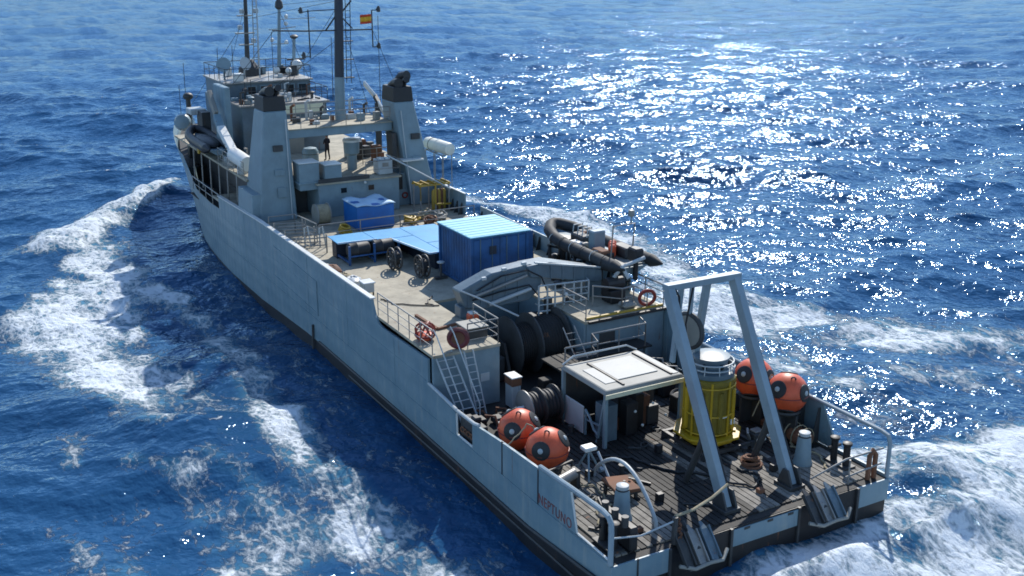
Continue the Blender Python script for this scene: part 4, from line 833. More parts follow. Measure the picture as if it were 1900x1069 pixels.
p.build('stand', 'dark', t)
p = MB(); p.bar((1.3, 6.0, 2.55), (2.9, 4.7, 2.55), .25, .06); p.build('step_plate', 'yellow', t)
p = MB(); p.box(1.85, 2.2, 4.44, 4.5, 3.3, 3.36); p.box(2.5, 2.7, 4.56, 4.6, 2.9, 3.1); p.build('fitting', 'white', t)
# A-frame gantry
t = thing('stern_gantry', (1.0, 1.1, 1.9), 'grey steel A frame gantry leaning forward over the yellow diving bell', 'gantry')
F0, F1 = Vector((-.62, 1.05, 1.95)), Vector((2.42, 1.2, 1.95)); T0, T1 = Vector((-.42, 4.9, 8.55)), Vector((2.62, 5.0, 8.5))
for a, c_, nm in ((F0, T0, 'port'), (F1, T1, 'stbd')):
    lg = MB(); lg.bar(a, c_, .26, .46, (0, -1, .6), .30, .40); lg.build('leg', 'frame', t, bevel=.015)
    g = MB(); g.tube([a+Vector((.16, -.18, .2)), a.lerp(c_, .5)+Vector((.16, -.2, 0)), c_+Vector((.16, -.2, -.2))], .03, 6); g.build('hydraulic_hose', 'black', t, True)
    f = MB(); f.box(a.x-.35, a.x+.35, a.y-.4, a.y+.45, 1.92, 2.05); f.prism([(a.y-.35, 2.05), (a.y+.4, 2.05), (a.y+.15, 2.6), (a.y-.1, 2.6)], 'yz', a.x-.26, a.x-.18); f.prism([(a.y-.35, 2.05), (a.y+.4, 2.05), (a.y+.15, 2.6), (a.y-.1, 2.6)], 'yz', a.x+.18, a.x+.26); f.build('hinge_bracket', 'dark', t, bevel=.01)
    r = MB(); r.tube([(a.x+.02, 3.2, 2.0), tuple(a.lerp(c_, .33))], .12, 10); r.tube([tuple(Vector((a.x+.02, 3.2, 2.0)).lerp(a.lerp(c_, .33), .5)), tuple(a.lerp(c_, .36))], .07, 10); r.build('hydraulic_ram', 'dark', t, True)
MB().bar(T0+Vector((-.16, 0, .1)), T1+Vector((.2, 0, .1)), .34, .23).build('crossbeam', 'frame', t, bevel=.015)
p = MB(); p.bar((.35, 5.15, 8.6), (.2, 5.3, 5.6), .14, .2); p.build('guide_arm', 'frame', t, bevel=.01); p = MB(); p.bar((1.65, 5.3, 8.6), (1.75, 5.9, 5.5), .26, .2); p.build('guide_arm', 'frame', t, bevel=.01)
MB().tube([(.75, 5.0, 8.5), (.65, 5.2, 7.0), (.85, 5.3, 5.6)], .04, 6).build('hose_loop', 'black', t, True)
MB().tube([(-.3, 4.8, 8.7), (-.1, 4.7, 8.3), (.0, 4.7, 7.3), (.3, 4.8, 6.2), (.5, 4.9, 5.8)], .04, 6).build('hose_loop', 'black', t, True)
p = MB(); p.lathe([(.1, -.09), (.66, -.09), (.72, -.03), (.72, .03), (.66, .09), (.1, .09)], (.95, 5.4, 6.65), (1, .25, 0), 24); p.build('sheave', 'dark', t, True); p = MB(); p.lathe([(.3, -.1), (.58, -.1), (.58, .1), (.3, .1)], (.95, 5.4, 6.65), (1, .25, 0), 20); p.build('sheave_web', 'cream', t, True)
p = MB(); p.bar((.95, 5.3, 8.45), (.95, 5.4, 6.65), .1, .16); p.build('sheave_hanger', 'frame', t)
# orange buoys
def buoy(c, label, yawd):
    t = thing('mooring_buoy', (c[0], c[1], 1.95), label, 'buoy', 'orange mooring buoys'); c = Vector(c)
    MB().sphere(c, .78, 32, 20).build('shell', 'orange', t, True)
    d1 = Vector((-.72, -.60, .28)) if yawd < 0 else Vector((-.86, -.20, .42)); d1.normalize()
    d2 = Vector((.63, -.5, .6)) if yawd < 0 else Vector((.05, -.92, .33)); d2 = (d2-d1*d2.dot(d1)).normalized(); d3 = d1.cross(d2)
    dirs = [d1, d2, d3, -d1, -d2, -d3, (d1+d2+d3 if d3.z > 0 else d1+d2-d3)]
    for d in dirs[:6]:
        d.normalize(); f = MB().lathe([(.34, .70), (.34, .735), (.28, .765), (.05, .775)], c, d, 20).build('end_plate', 'rubber', t, True)
        MB().lathe([(.10, .77), (.10, .80), (.03, .84)], c, d, 10).build('pad_eye', 'light', f, True)
    d = dirs[6].normalized(); MB().torus(c+d*.80, .08, .03, d.orthogonal(), 12, 6).build('lifting_ring', 'dark', t, True)
    a = MB(); a.torus(c, .785, .022, (0, 0, 1), 32, 6); a.build('rim_band', 'red', t, True)
    zc = c.z-.70; cr = MB(); cr.torus((c.x, c.y, zc), .5, .08, (0,0,1), 18, 6); cr.box(c.x-.6, c.x+.6, c.y-.06, c.y+.06, 1.92, zc-.06); cr.box(c.x-.06, c.x+.06, c.y-.6, c.y+.6, 1.92, zc-.06); cr.build('cradle', 'dark', t)
buoy((-4.62, 8.05, 2.92), 'orange ball buoy inside the port bulwark, in front of the hose drum', -1)
buoy((-4.55, 6.15, 2.92), 'orange ball buoy inside the port bulwark, nearer the stern', -1)
buoy((5.0, 6.2, 3.72), 'orange ball buoy at the starboard bulwark, partly behind the gantry leg', 200)
buoy((5.0, 4.3, 3.78), 'orange ball buoy at the starboard bulwark, clear of the gantry leg', 215)
# dinghy on the starboard side
def dinghy(name, loc, label, L_, W_, rz, tilt, tubem, gear=True):
    t = thing(name, loc, label, 'dinghy')
    o = Vector(loc); r = .30
    def P(x, y, z): return o+Vector((x, y, z))
    pts = [P(-W_/2, -L_*.5, .55), P(-W_/2, -L_*.2, .55), P(-W_/2, .1*L_, .58), P(-W_*.46, .27*L_, .68), P(-W_*.33, .40*L_, .80), P(-W_*.12, .485*L_, .9), P(0, .5*L_, .92), P(W_*.12, .485*L_, .9), P(W_*.33, .40*L_, .80), P(W_*.46, .27*L_, .68), P(W_/2, .1*L_, .58), P(W_/2, -L_*.2, .55), P(W_/2, -L_*.5, .55)]
    pts2 = []
    for a, b_ in zip(pts, pts[1:]): pts2 += [a, a.lerp(b_, .5)]
    pts2.append(pts[-1])
    tb = MB(); tb.tube(pts2, r, 14); tb.tube([pts[0], pts[0]-Vector((0, .45, -.02)), pts[0]-Vector((0, .8, -.04))], r, 14, .04); tb.tube([pts[-1], pts[-1]-Vector((0, .45, -.02)), pts[-1]-Vector((0, .8, -.04))], r, 14, .04)
    tb.build('buoyancy_tube', tubem, t, True)
    hl = MB(); hl.add([P(-W_*.42, -L_*.5, .4), P(W_*.42, -L_*.5, .4), P(W_*.42, .2*L_, .45), P(0, .47*L_, .7), P(-W_*.42, .2*L_, .45), P(0, -L_*.5, 0), P(0, .2*L_, .1)], [(0,1,2,3,4), (0,5,6,4), (5,1,2,6), (4,6,3), (6,2,3), (0,1,5)]); hl.build('hull', 'grey', t)
    if gear:
        MB().box(o.x-W_*.44, o.x+W_*.44, o.y-L_*.48, o.y+L_*.2, o.z+.42, o.z+.48).build('floor', 'cream', t)
        MB().prism([(o.x-W_*.44, o.y+L_*.2), (o.x+W_*.44, o.y+L_*.2), (o.x+W_*.2, o.y+L_*.43), (o.x-W_*.2, o.y+L_*.43)], 'xy', o.z+.45, o.z+.62).build('bow_locker', 'steel', t)
        MB().box(o.x-.9, o.x-.35, o.y-2.2, o.y-1.3, o.z+.48, o.z+.9).build('fuel_tank', 'rust', t, bevel=.06)
        MB().box(o.x+.2, o.x+.8, o.y-2.6, o.y-1.4, o.z+.48, o.z+1.0).build('stern_seat', 'dark', t, bevel=.06)
        for i in range(5):
            s_ = MB(); yy = -.28*L_+i*.11*L_
            for sx in (-1, 1): pass
        rq = random.Random(4)
        for i in range(9):
            gx = rq.uniform(-.6, .6); gy = rq.uniform(-2.4, 2.4); MB().box(o.x+gx-.2, o.x+gx+.2, o.y+gy-.22, o.y+gy+.22, o.z+.48, o.z+rq.uniform(.65, 1.0)).build('stowed_gear', ['dark', 'black', 'rust', 'steel', 'dark'][i % 5], t, bevel=.05)
        cs = MB(); cs.box(o.x-.35, o.x+.35, o.y-.7, o.y-.2, o.z+.45, o.z+1.45); cs.build('console', 'grey', t, bevel=.06)
        st = MB(); st.box(o.x-.3, o.x+.3, o.y+.3, o.y+1.5, o.z+.45, o.z+.95); st.build('seat', 'dark', t, bevel=.08)
        for k in range(4): MB().tube([P(-.15, .2+.42*k, .95), P(-.1, .2+.42*k, 1.3), P(.5, .35+.42*k, 1.3), P(.55, .35+.42*k, .6)], .035, 6).build('hand_rail', 'light', t, True)
        MB().box(o.x-.8, o.x-.3, o.y+.1, o.y+.9, o.z+.55, o.z+.75).build('cover', 'white', t, bevel=.08)
        en = MB(); en.box(o.x-.25, o.x+.25, o.y-.52*L_-.35, o.y-.52*L_+.35, o.z+.7, o.z+1.35); en.box(o.x-.1, o.x+.1, o.y-.52*L_-.2, o.y-.52*L_+.1, o.z-.2, o.z+.7); en.build('outboard_motor', 'black', t, bevel=.08)
        for k in range(6):
            y_ = -L_*.4+k*.13*L_; MB().torus(P(-W_/2-.02, y_, .62), .30, .02, (0,1,0), 16, 4).build('tube_strap', 'light' if k % 2 else 'black', t, True)
        tw = MB(); tw.tube([P(-.6, -L_*.36, .5), P(-.6, -L_*.38, 2.2), P(.6, -L_*.38, 2.2), P(.6, -L_*.36, .5)], .04, 6); tw.tube([P(.4, -L_*.38, 2.2), P(.4, -L_*.38, 2.6)], .03, 6); tw.box(o.x+.3, o.x+.5, o.y-L_*.38-.1, o.y-L_*.38+.1, o.z+2.55, o.z+2.85); tw.build('light_arch', 'steel', t, True)
    return t
dinghy('inflatable_boat', (5.5, 18.7, 5.5), 'dark grey rigid inflatable boat stowed by the starboard rail near the blue container', 7.0, 2.1, 0, 0, 'tube')
t = thing('life_vest_pile', (5.3, 16.8, 6.0), 'orange life vests heaped in the stern of the dark inflatable boat', 'vests')
for i in range(4): MB().box(5.15+.1*i, 5.55+.1*i, 16.6+.14*i, 16.85+.14*i, 6.0, 6.6+.08*(i%2)).build('life_vest', 'orange', t, bevel=.08)
t = thing('boat_cradle', (5.2, 18.7, 4.48), 'dark steel cradle holding the inflatable boat on the raised deck', 'cradle')
p = MB()
for y in (16.2, 18.5, 20.8): p.bar((4.3, y, 5.75), (5.5, y, 5.35), .12, .12); p.bar((5.5, y, 5.35), (6.0, y, 5.6), .12, .12); p.box(4.35, 4.47, y-.06, y+.06, 4.48, 5.7); p.box(5.44, 5.56, y-.06, y+.06, 4.48, 5.4)
p.bar((4.41, 16.2, 4.6), (4.41, 20.8, 4.6), .12, .12); p.build('frame', 'dark', t)
t = thing('boat_winch', (4.2, 14.8, 4.48), 'small dark launching winch below the stern of the inflatable boat', 'winch')
p = MB(); p.box(3.9, 4.7, 14.6, 15.4, 4.5, 5.1); p.cyl((3.85, 15, 5.35), .3, .9, (1,0,0), 14); p.build('drum', 'black', t, bevel=.03)
p = MB(); p.tube([(4.3, 15.0, 5.6), (4.45, 14.6, 6.2), (5.6, 14.5, 6.5)], .09, 8); p.tube([(4.45, 14.6, 6.2), (4.6, 14.3, 5.7)], .08, 8); p.build('arm', 'light', t, True)
p = MB(); rail(p, [(3.1, 14.9, 4.48), (4.0, 13.9, 4.48), (4.7, 14.0, 4.48)], h=.95, bars=2, step=.9, r=.035); p.build('guard_rail', 'steel', t, True)
p = thing('deck_pad', (4.3, 13.8, 4.48), 'cream folded canvas pad on the starboard deck edge beside the red ring', 'canvas')
MB().box(4.0, 4.7, 13.65, 14.3, 4.49, 4.75).build('canvas', 'cream', p, bevel=.1)
# red coiled hoses / rings
def ring(name, c, R_, r_, ax, label, m_, extra=True):
    t = thing(name, c, label, 'ring', None); f = MB(); f.torus(c, R_, r_, ax, 22, 8); f.build('ring', m_, t, True)
    f = MB(); f.tube([Vector(c)+Vector((0,0,-R_-.05)), Vector(c)+Vector((0,0,R_+.05))], .03, 6); f.build('holder', 'steel', t, True); return t
ring('lifebuoy', (5.05, 13.45, 4.98), .36, .08, (.3, .9, .2), 'red ring buoy on the starboard deck edge behind the gantry', 'red')
ring('lifebuoy', (-4.65, 12.95, 4.95), .36, .11, (.5, .8, 0), 'dark red hose ring hung on the rail above the port ladder', 'wine')
MB().cyl((-4.68, 12.9, 4.95), .33, .06, (.5, .8, 0), 18).build('backing_plate', 'rust', [o for o in bpy.data.objects if o.name.startswith('lifebuoy') and o.type == 'EMPTY'][-1])
t = thing('hose_basket', (-5.35, 14.6, 4.48), 'red tubular basket lying at the port edge of the raised deck', 'basket')
p = MB()
for k in range(4):
    a = k*math.pi/4; p.torus((-5.35, 14.6, 4.85), .42, .045, (math.cos(a), math.sin(a), .35), 16, 6)
p.torus((-5.35, 14.6, 4.7), .4, .05, (0, 0, 1), 16, 6); p.build('hoops', 'red', t, True); MB().lathe([(.25, 4.5), (.3, 4.55), (.3, 4.75), (.2, 4.8)], (-5.35, 14.6, 0), (0,0,1), 14).build('hose', 'orange', t, True)
# stern gear
for i, (x, y, lab) in enumerate([(-4.05, 2.2, 'grey green tapered bollard post by the port stern corner'), (4.05, 2.3, 'grey green tapered bollard post on the starboard side of the stern')]):
    t = thing('bollard_post', (x, y, 1.92), lab, 'bollard', 'stern bollard posts')
    MB().lathe([(.36, 0), (.36, .05), (.30, .2), (.24, 1.0), (.20, 1.08)], (x, y, 1.92), (0,0,1), 20).build('post', 'grey', t, True)
    MB().lathe([(.21, 1.08), (.21, 1.24), (.1, 1.28)], (x, y, 1.92), (0,0,1), 18).build('cap', 'light', t, True)
    MB().torus((x, y, 3.02), .215, .025, (0,0,1), 18, 6).build('collar', 'black', t, True)
t = thing('pipe_arch', (-3.2, 3.2, 1.92), 'pale bent pipe arch rising over the port stern deck', 'pipe')
pts = []
for i in range(15):
    a = math.pi*i/14*.98+.03; pts.append((-3.15-.25*(i/14), 5.2-4.0*(i/14), 2.05+1.25*math.sin(a)**.8))
MB().tube([(-3.15, 5.2, 1.92)]+pts+[(-3.42, 1.15, 1.92)], .07, 10).build('arch', 'light', t, True); MB().tube([(-3.15, 5.0, 2.95), (-3.3, 3.6, 1.95)], .05, 8).build('brace', 'light', t, True)
t = thing('tripod_stand', (-3.35, 5.3, 1.92), 'grey tripod stand with pale top beside the hut corner', 'stand')
for a in (0, 2.1, 4.2): MB().bar((-3.35+math.cos(a)*.55, 5.3+math.sin(a)*.55, 1.93), (-3.35, 5.3, 2.95), .07).build('leg', 'grey', t)
MB().box(-3.6, -3.1, 5.1, 5.5, 2.95, 3.1).build('top_plate', 'white', t, bevel=.03); MB().box(-2.9, -2.6, 5.3, 5.6, 1.93, 2.0).build('foot', 'light', t)
t = thing('rusty_roller', (-3.2, 3.5, 1.92), 'rust brown guide roller plate beside the port bollard post', 'roller')
p = MB(); p.hexa([(-3.7, 3.0, 2.3), (-2.7, 3.0, 2.2), (-2.6, 4.0, 2.25), (-3.6, 4.1, 2.35)], [(-3.7, 3.0, 2.42), (-2.7, 3.0, 2.32), (-2.6, 4.0, 2.37), (-3.6, 4.1, 2.47)]); p.build('plate', 'rust', t, bevel=.02)
p = MB(); [p.box(x-.05, x+.05, y-.05, y+.05, 1.93, 2.3) for x in (-3.55, -2.8) for y in (3.15, 3.9)]; p.cyl((-3.5, 3.2, 2.15), .1, .9, (1,0,0), 10); p.build('frame', 'dark', t)
for i in range(3): MB().cyl((-3.35+.3*i, 3.4+.1*i, 2.42), .05, .05).build('bolt', 'black', t)
t = thing('rope_pile', (2.7, 3.0, 1.92), 'reddish brown rope pile on the planks beside the starboard gantry leg', 'rope')
p = MB(); [p.torus((2.3+random.uniform(-.1,.1), 3.1+random.uniform(-.1,.1), 1.98+.07*i), .34-.03*i, .055, (random.uniform(-.2,.2), random.uniform(-.2,.2), 1), 16, 6) for i in range(5)]; p.build('coil', 'rust', t, True)
t = thing('roller_cylinder', (-4.6, 5.0, 1.92), 'grey steel roller lying aft of the orange port buoys', 'roller')
MB().lathe([(.12, 0), (.2, .05), (.2, 1.0), (.12, 1.05)], (-5.2, 4.5, 2.45), (1, .35, 0), 16).build('roller', 'steel', t, True); p = MB(); p.box(-5.35, -5.2, 4.3, 4.7, 1.92, 2.6); p.box(-4.25, -4.1, 4.65, 5.05, 1.92, 2.6); p.bar((-5.3, 4.9, 2.75), (-4.1, 5.2, 2.75), .07); p.bar((-4.1, 5.2, 1.95), (-4.1, 5.2, 2.75), .07); p.build('frame', 'dark', t)
# black double bollard at the port corner
for x, y, nm, lab in ((-5.4, 1.0, 'mooring_bitts', 'black twin mooring bitts behind the open port corner of the stern'), (5.2, 1.6, 'mooring_bitts', 'black twin mooring bitts behind the open starboard corner of the stern')):
    t = thing(nm, (x, y, 1.92), lab, 'bitts')
    MB().box(x-.25, x+.25, y-.55, y+.55, 1.92, 2.0).build('base', 'dark', t)
    for d in (-.3, .3):
        f = MB().lathe([(.13, 0), (.13, .75), (.18, .8), (.18, .88), (.08, .92)], (x, y+d, 2.0), (0,0,1), 14).build('post', 'black', t, True)
    MB().cyl((x-.3, y+.3, 2.5), .06, .6, (1,0,0), 8).build('pin', 'black', t)
t = thing('sun_block_rollers', (-5.0, 1.1, 1.92), 'black block with rollers added inside the open port stern corner to stop sunlight', 'sun_block_rollers')  # added to keep sun from shining through the stern corner opening
MB().box(-5.05, -4.75, .3, 1.95, 1.93, 2.75).build('block', 'black', t, bevel=.04)
for y in (.55, 1.1, 1.65): MB().cyl((-5.1, y, 2.75), .12, .35, (0,0,1), 10).build('roller', 'dark', t, True)  # rollers of the added sun block
t = thing('sun_block_box', (-5.5, 9.8, 1.92), 'dark low box with chain links added behind the small port bulwark opening to stop sunlight', 'locker')  # box added so no sun patch falls through the bulwark opening
MB().box(-5.8, -5.35, 9.1, 10.55, 1.93, 2.75).build('body', 'dark', t, bevel=.04); MB().box(-5.7, -5.4, 9.5, 9.9, 2.75, 3.0).build('sun_block_box_top', 'black', t, bevel=.05)
for k in range(4): MB().torus((-5.86, 9.5+.25*k, 2.3), .1, .03, (1, .3*(k%2), 0), 12, 5).build('chain_link', 'rust', t, True)
# fairlead rails and wires across the stern
t = thing('wire_fence', (-4.5, .2, 1.9), 'slack wire strung between stanchions along the port stern edge', 'wire')
p = MB(); p.tube([(-5.9, .15, 2.75), (-4.8, .12, 2.55), (-3.5, .1, 2.72)], .03, 6); p.build('wire', 'light', t, True)
p = MB(); p.tube([(-3.5, .1, 1.9), (-3.48, .1, 2.85)], .09, 8); p.tube([(-3.3, .2, 1.9), (-3.3, .2, 2.7)], .06, 8); p.build('stanchion', 'dark', t, True)
t = thing('chain_barrier', (-2, .2, 1.9), 'heavy rope stretched from the port stanchion to the gantry foot', 'rope')
p = MB(); p.tube([(-3.45, .15, 2.85), (-2.6, .3, 2.78), (-1.6, .6, 2.8), (-.75, .85, 2.95)], .05, 7); p.build('rope', 'rope', t, True)
t = thing('stern_rail', (4.3, .3, 1.9), 'low pipe rail along the starboard stern edge', 'rail')
p = MB(); p.tube([(2.9, .7, 2.3), (4.2, .4, 2.85), (5.8, .2, 3.0)], .035, 6); p.tube([(4.1, .25, 2.25), (5.7, .15, 2.45)], .035, 6); p.tube([(4.3, .3, 1.9), (4.3, .3, 2.85)], .035, 6); p.build('bar', 'steel', t, True)
p = MB(); p.tube([(5.2, .25, 1.9), (5.2, .25, 2.8), (5.35, .25, 3.0), (5.5, .25, 2.8), (5.5, .25, 1.9)], .09, 8); p.build('hoop', 'rust', t, True)
# stern anchors in the recesses
def anchor(x, label, seed):
    rg = random.Random(seed)
    t = thing('stern_anchor', (x, -.2, 1.6), label, 'anchor', 'anchors stowed on the transom'); bx = x
    for i, dx in enumerate((-.62, -.12, .38)):
        q = Vector((bx+dx, 0, 0)); m_ = ['dark', 'steel', 'crane'][i]
        f = MB()
        prof = [(.32, 2.30, .10), (.05, 2.15, .26), (-.25, 1.85, .34), (-.45, 1.55, .34), (-.66, 1.36, .18)]
        vs = []; fs = []
        for (yy, zz, ww) in prof: vs += [q+Vector((-ww/2, yy, zz)), q+Vector((ww/2, yy, zz)), q+Vector((ww/2, yy-.03, zz-.09)), q+Vector((-ww/2, yy-.03, zz-.09))]
        for k in range(len(prof)-1):
            for j in range(4): fs.append((k*4+j, k*4+(j+1)%4, k*4+4+(j+1)%4, k*4+4+j))
        fs += [(0,1,2,3), tuple(len(vs)-4+j for j in range(4))]
        f.add(vs, fs); f.build('fluke', m_, t, bevel=.015)
        e = MB(); e.bar(q+Vector((-.17, .1, 2.2)), q+Vector((-.17, -.62, 1.40)), .05, .15); e.bar(q+Vector((.17, .1, 2.2)), q+Vector((.17, -.62, 1.40)), .05, .15); e.build('fluke_rib', m_, t)
    MB().tube([(bx-1.0, -.5, 1.46), (bx-.5, -.68, 1.32), (bx+.1, -.66, 1.36), (bx+.6, -.68, 1.33), (bx+.95, -.45, 1.5)], .065, 8).build('crown_bar', 'cream', t, True)
    p = MB(); p.tube([(bx-.1, .6, 2.25), (bx-.1, -.3, 1.7)], .09, 8); p.build('shank', 'dark', t, True)
anchor(-2.7, 'flat fluked anchor stowed on the port side of the transom', 1)
anchor(2.75, 'flat fluked anchor stowed on the starboard side of the transom', 2)
MB_ch = thing('anchor_chain', (-3.3, .1, 1.9), 'dark chain heaped at the foot of the port stanchion', 'chain')
for i in range(7): MB().torus((-3.35+.05*(i%2), .12-.03*i, 2.7-.15*i), .07, .025, (i % 2, (i+1) % 2, .2), 10, 5).build('chain_link', 'rust', MB_ch, True)
# shaded clutter on the main deck between hut and starboard bulwark: machinery lumps, each its own
cl = [((4.2, 7.2), 'pump_unit', 'dark pump unit with pale fittings in front of the starboard buoys', .45), ((3.7, 4.4), 'tool_chest', 'small pale topped chest beside the yellow bell stand', .3), ((3.5, 8.6), 'hose_pile', 'black hose pile between hut and starboard bulwark', .5), ((5.1, 3.6), 'fender_net', 'brown netted bundle at the foot of the starboard bulwark', .45)]
for i, ((x, y), nm, lab, s_) in enumerate(cl):
    t = thing(nm, (x, y, 1.92), lab, 'equipment')
    if nm == 'hose_pile':
        p = MB(); [p.torus((x+random.uniform(-.1,.1), y+random.uniform(-.1,.1), 2.0+.12*k), .5-.03*k, .07, (random.uniform(-.2,.2), random.uniform(-.2,.2), 1), 18, 6) for k in range(4)]; p.build('coil', 'rubber', t, True)
    elif nm == 'fender_net':
        p = MB(); p.sphere((x, y, 2.25), .5, 14, 10, (.8, 1.2, .65))
        for v in p.v: v += Vector([random.uniform(-.05,.05) for _ in range(3)])
        p.build('bundle', 'rust', t, True)
        p = MB(); [p.torus((x, y+d, 2.25), .42, .025, (.2*d, 1, 0), 14, 5) for d in (-.35, 0, .35)]; p.build('lashing', 'rope', t, True)
    else:
        MB().box(x-s_, x+s_, y-s_*.8, y+s_*.8, 1.95, 1.95+s_*1.6).build('body', 'dark', t, bevel=.05); MB().box(x-s_*.8, x+s_*.6, y-s_*.6, y+s_*.6, 1.95+s_*1.6, 2.0+s_*1.7).build('top', 'steel' if i else 'dark', t, bevel=.03)
        for k in range(4): MB().cyl((x-s_+.1+k*s_*.55, y-s_*.8-.03, 2.2+.1*(k%2)), .06, .05, (0,-1,0), 8).build('fitting', 'white', t)
        MB().tube([(x-s_, y, 2.1), (x-s_-.25, y-.1, 2.5), (x-s_, y+.2, 2.0+s_*1.7)], .05, 7).build('pipe', 'steel', t, True)
t = thing('mooring_winch', (3.6, 10.6, 1.92), 'dark mooring winch in shade beside the hut rear corner', 'winch')
MB().lathe([(.5, 0), (.5, .06), (.3, .08), (.3, .8), (.5, .82), (.5, .88)], (3.2, 10.6, 2.5), (1,0,0), 20).build('drum', 'dark', t, True); MB().box(3.0, 4.3, 10.2, 11.0, 1.92, 2.2).build('bed', 'dark', t)
t = thing('tool_cabinet', (-2.55, 12.0, 1.92), 'rust topped steel cabinet at the port deckhouse corner', 'cabinet')
MB().box(-2.85, -2.45, 11.7, 12.3, 1.92, 2.9).build('body', 'light', t, bevel=.02); MB().box(-2.88, -2.42, 11.68, 12.32, 2.9, 3.25).build('crate', 'rust', t, bevel=.02); MB().box(-2.9, -2.4, 11.65, 12.35, 3.25, 3.3).build('lid', 'white', t, bevel=.01)
rg = random.Random(5)
def line(name, pts, r, m_, label, cat='rope'):
    o = MB(); pp = []
    for a, c in zip(pts, pts[1:]):
        for k in range(6): q = Vector(a).lerp(Vector(c), k/6); pp.append(q+Vector((rg.uniform(-.07,.07), rg.uniform(-.07,.07), 0)))
    pp.append(Vector(pts[-1])); o = o.tube(pp, r, 6).build(name, m_, None, True); o['label'] = label; o['category'] = cat
line('mooring_line', [(-5.2, 1.6, 1.98), (-4.6, 2.9, 1.98), (-3.9, 3.1, 1.98), (-3.6, 4.4, 1.98), (-4.2, 5.0, 1.98)], .035, 'rope', 'tan mooring line snaking over the port stern planks to the bollard post')
line('black_hose', [(-2.2, 6.4, 1.98), (-1.2, 5.6, 1.98), (-.6, 4.0, 1.98), (.4, 3.2, 1.98), (.2, 2.0, 1.98)], .05, 'rubber', 'black hose lying on the dark planks from the hut towards the gantry', 'hose')
line('umbilical_hose', [(1.6, 3.0, 1.98), (2.0, 2.2, 1.98), (1.2, 1.6, 1.98), (.6, 2.4, 1.98)], .045, 'rubber', 'dark hose loop on the pale planks between the gantry feet', 'hose')
line('mooring_line', [(4.4, 1.4, 1.98), (5.0, 2.4, 1.98), (4.6, 3.4, 1.98), (5.3, 4.2, 1.98)], .04, 'rope', 'tan mooring line beside the starboard bollard post')
line('lashing_line', [(-5.7, 6.9, 3.0), (-4.9, 6.9, 3.66), (-4.2, 7.0, 2.9)], .025, 'rope', 'thin lashing rope tied over the two port orange buoys')
line('lashing_line', [(5.8, 5.25, 3.5), (5.0, 5.25, 4.2), (4.2, 5.25, 2.6)], .025, 'rope', 'thin lashing rope tied over the two starboard orange buoys')
line('air_hose', [(-2.6, 19.6, 4.52), (-3.4, 18.8, 4.52), (-3.0, 18.2, 4.52), (-4.6, 19.4, 4.52), (-4.9, 20.4, 4.52)], .03, 'rubber', 'thin dark air hose trailing over the sand coloured deck near the hatch cover', 'hose')
# raised deck forward clutter
t = thing('cable_drum', (-2.3, 35.0, 4.48), 'tan wooden cable drum beside the deckhouse doorway', 'drum')
for x in (-2.75, -2.0): MB().lathe([(.62, 0), (.62, .06)], (x, 35.2, 5.1), (1,0,0), 22).build('flange', 'cream', t, True)
MB().lathe([(.56, 0), (.56, .7)], (-2.7, 35.2, 5.1), (1,0,0), 20).build('winding', 'rope', t, True)
t = thing('hose_coil', (-1.9, 32.4, 4.48), 'yellow and black hose coil on deck left of the bright blue box', 'hose')
p = MB(); [p.torus((-1.95, 32.5, 4.6+.1*i), .38-.04*i, .06, (.2, -.3, 1), 16, 6) for i in range(4)]; p.build('coil', 'amber', t, True)
t = thing('yellow_rack', (4.75, 35.0, 4.48), 'yellow bottle rack with grey posts at the starboard side of the deckhouse', 'rack')
p = MB()
for x in (3.7, 4.7, 5.6):
    for y in (34.6, 35.6): p.tube([(x, y, 4.48), (x, y, 6.2)], .05, 6)
p.build('post', 'steel', t, True); p = MB()
for z in (6.2,):
    for y in (34.6, 35.1, 35.6): p.bar((3.6, y, z), (5.7, y, z), .09, .09)
    for x in (3.7, 4.2, 4.7, 5.2, 5.6): p.bar((x, 34.5, z+.08), (x, 35.7, z+.08), .08, .08)
p.bar((4.7, 34.55, 5.0), (5.7, 34.55, 4.95), .08, .1); p.tube([(4.7, 34.6, 6.2), (4.7, 34.6, 5.0)], .06, 6); p.tube([(3.7, 34.6, 6.2), (3.7, 34.6, 5.3)], .05, 6); p.build('top_frame', 'amber', t)
for i in range(5): MB().lathe([(.14, 0), (.14, 1.1), (.06, 1.25)], (4.9+.17*i, 35.3, 4.5), (0,0,1), 10).build('gas_bottle', 'rust' if i % 2 else 'amber', t, True)
cl = [((2.2, 32.9), 'chain_heap', 'yellow chain heap on the deck right of the bright blue box', 'amber'), ((3.3, 33.6), 'rope_heap', 'pale rope heap on deck below the yellow rack', 'rope'), ((3.1, 32.0), 'shackle_heap', 'rusty shackle heap on deck near the starboard rail', 'rust'), ((4.4, 32.9), 'canvas_roll', 'cream canvas roll by the starboard bulwark gap', 'cream')]
for (x, y), nm, lab, m_ in cl:
    t = thing(nm, (x, y, 4.48), lab, 'heap')
    p = MB(); [p.torus((x+random.uniform(-.3,.3), y+random.uniform(-.3,.3), 4.56+.05*i), random.uniform(.15,.35), .06, (random.uniform(-.5,.5), random.uniform(-.5,.5), 1), 12, 5) for i in range(7)]; p.build('coil', m_, t, True)
t = thing('fender', (5.3, 30.0, 4.48), 'black and white fender lying inside the starboard bulwark', 'fender')
MB().lathe([(.05, 0), (.25, .08), (.25, 1.3), (.05, 1.4)], (5.4, 29.2, 4.75), (-.2, 1, 0), 14).build('body', 'rubber', t, True); MB().lathe([(.255, .5), (.255, .75)], (5.4, 29.2, 4.75), (-.2, 1, 0), 14).build('band', 'white', t, True)
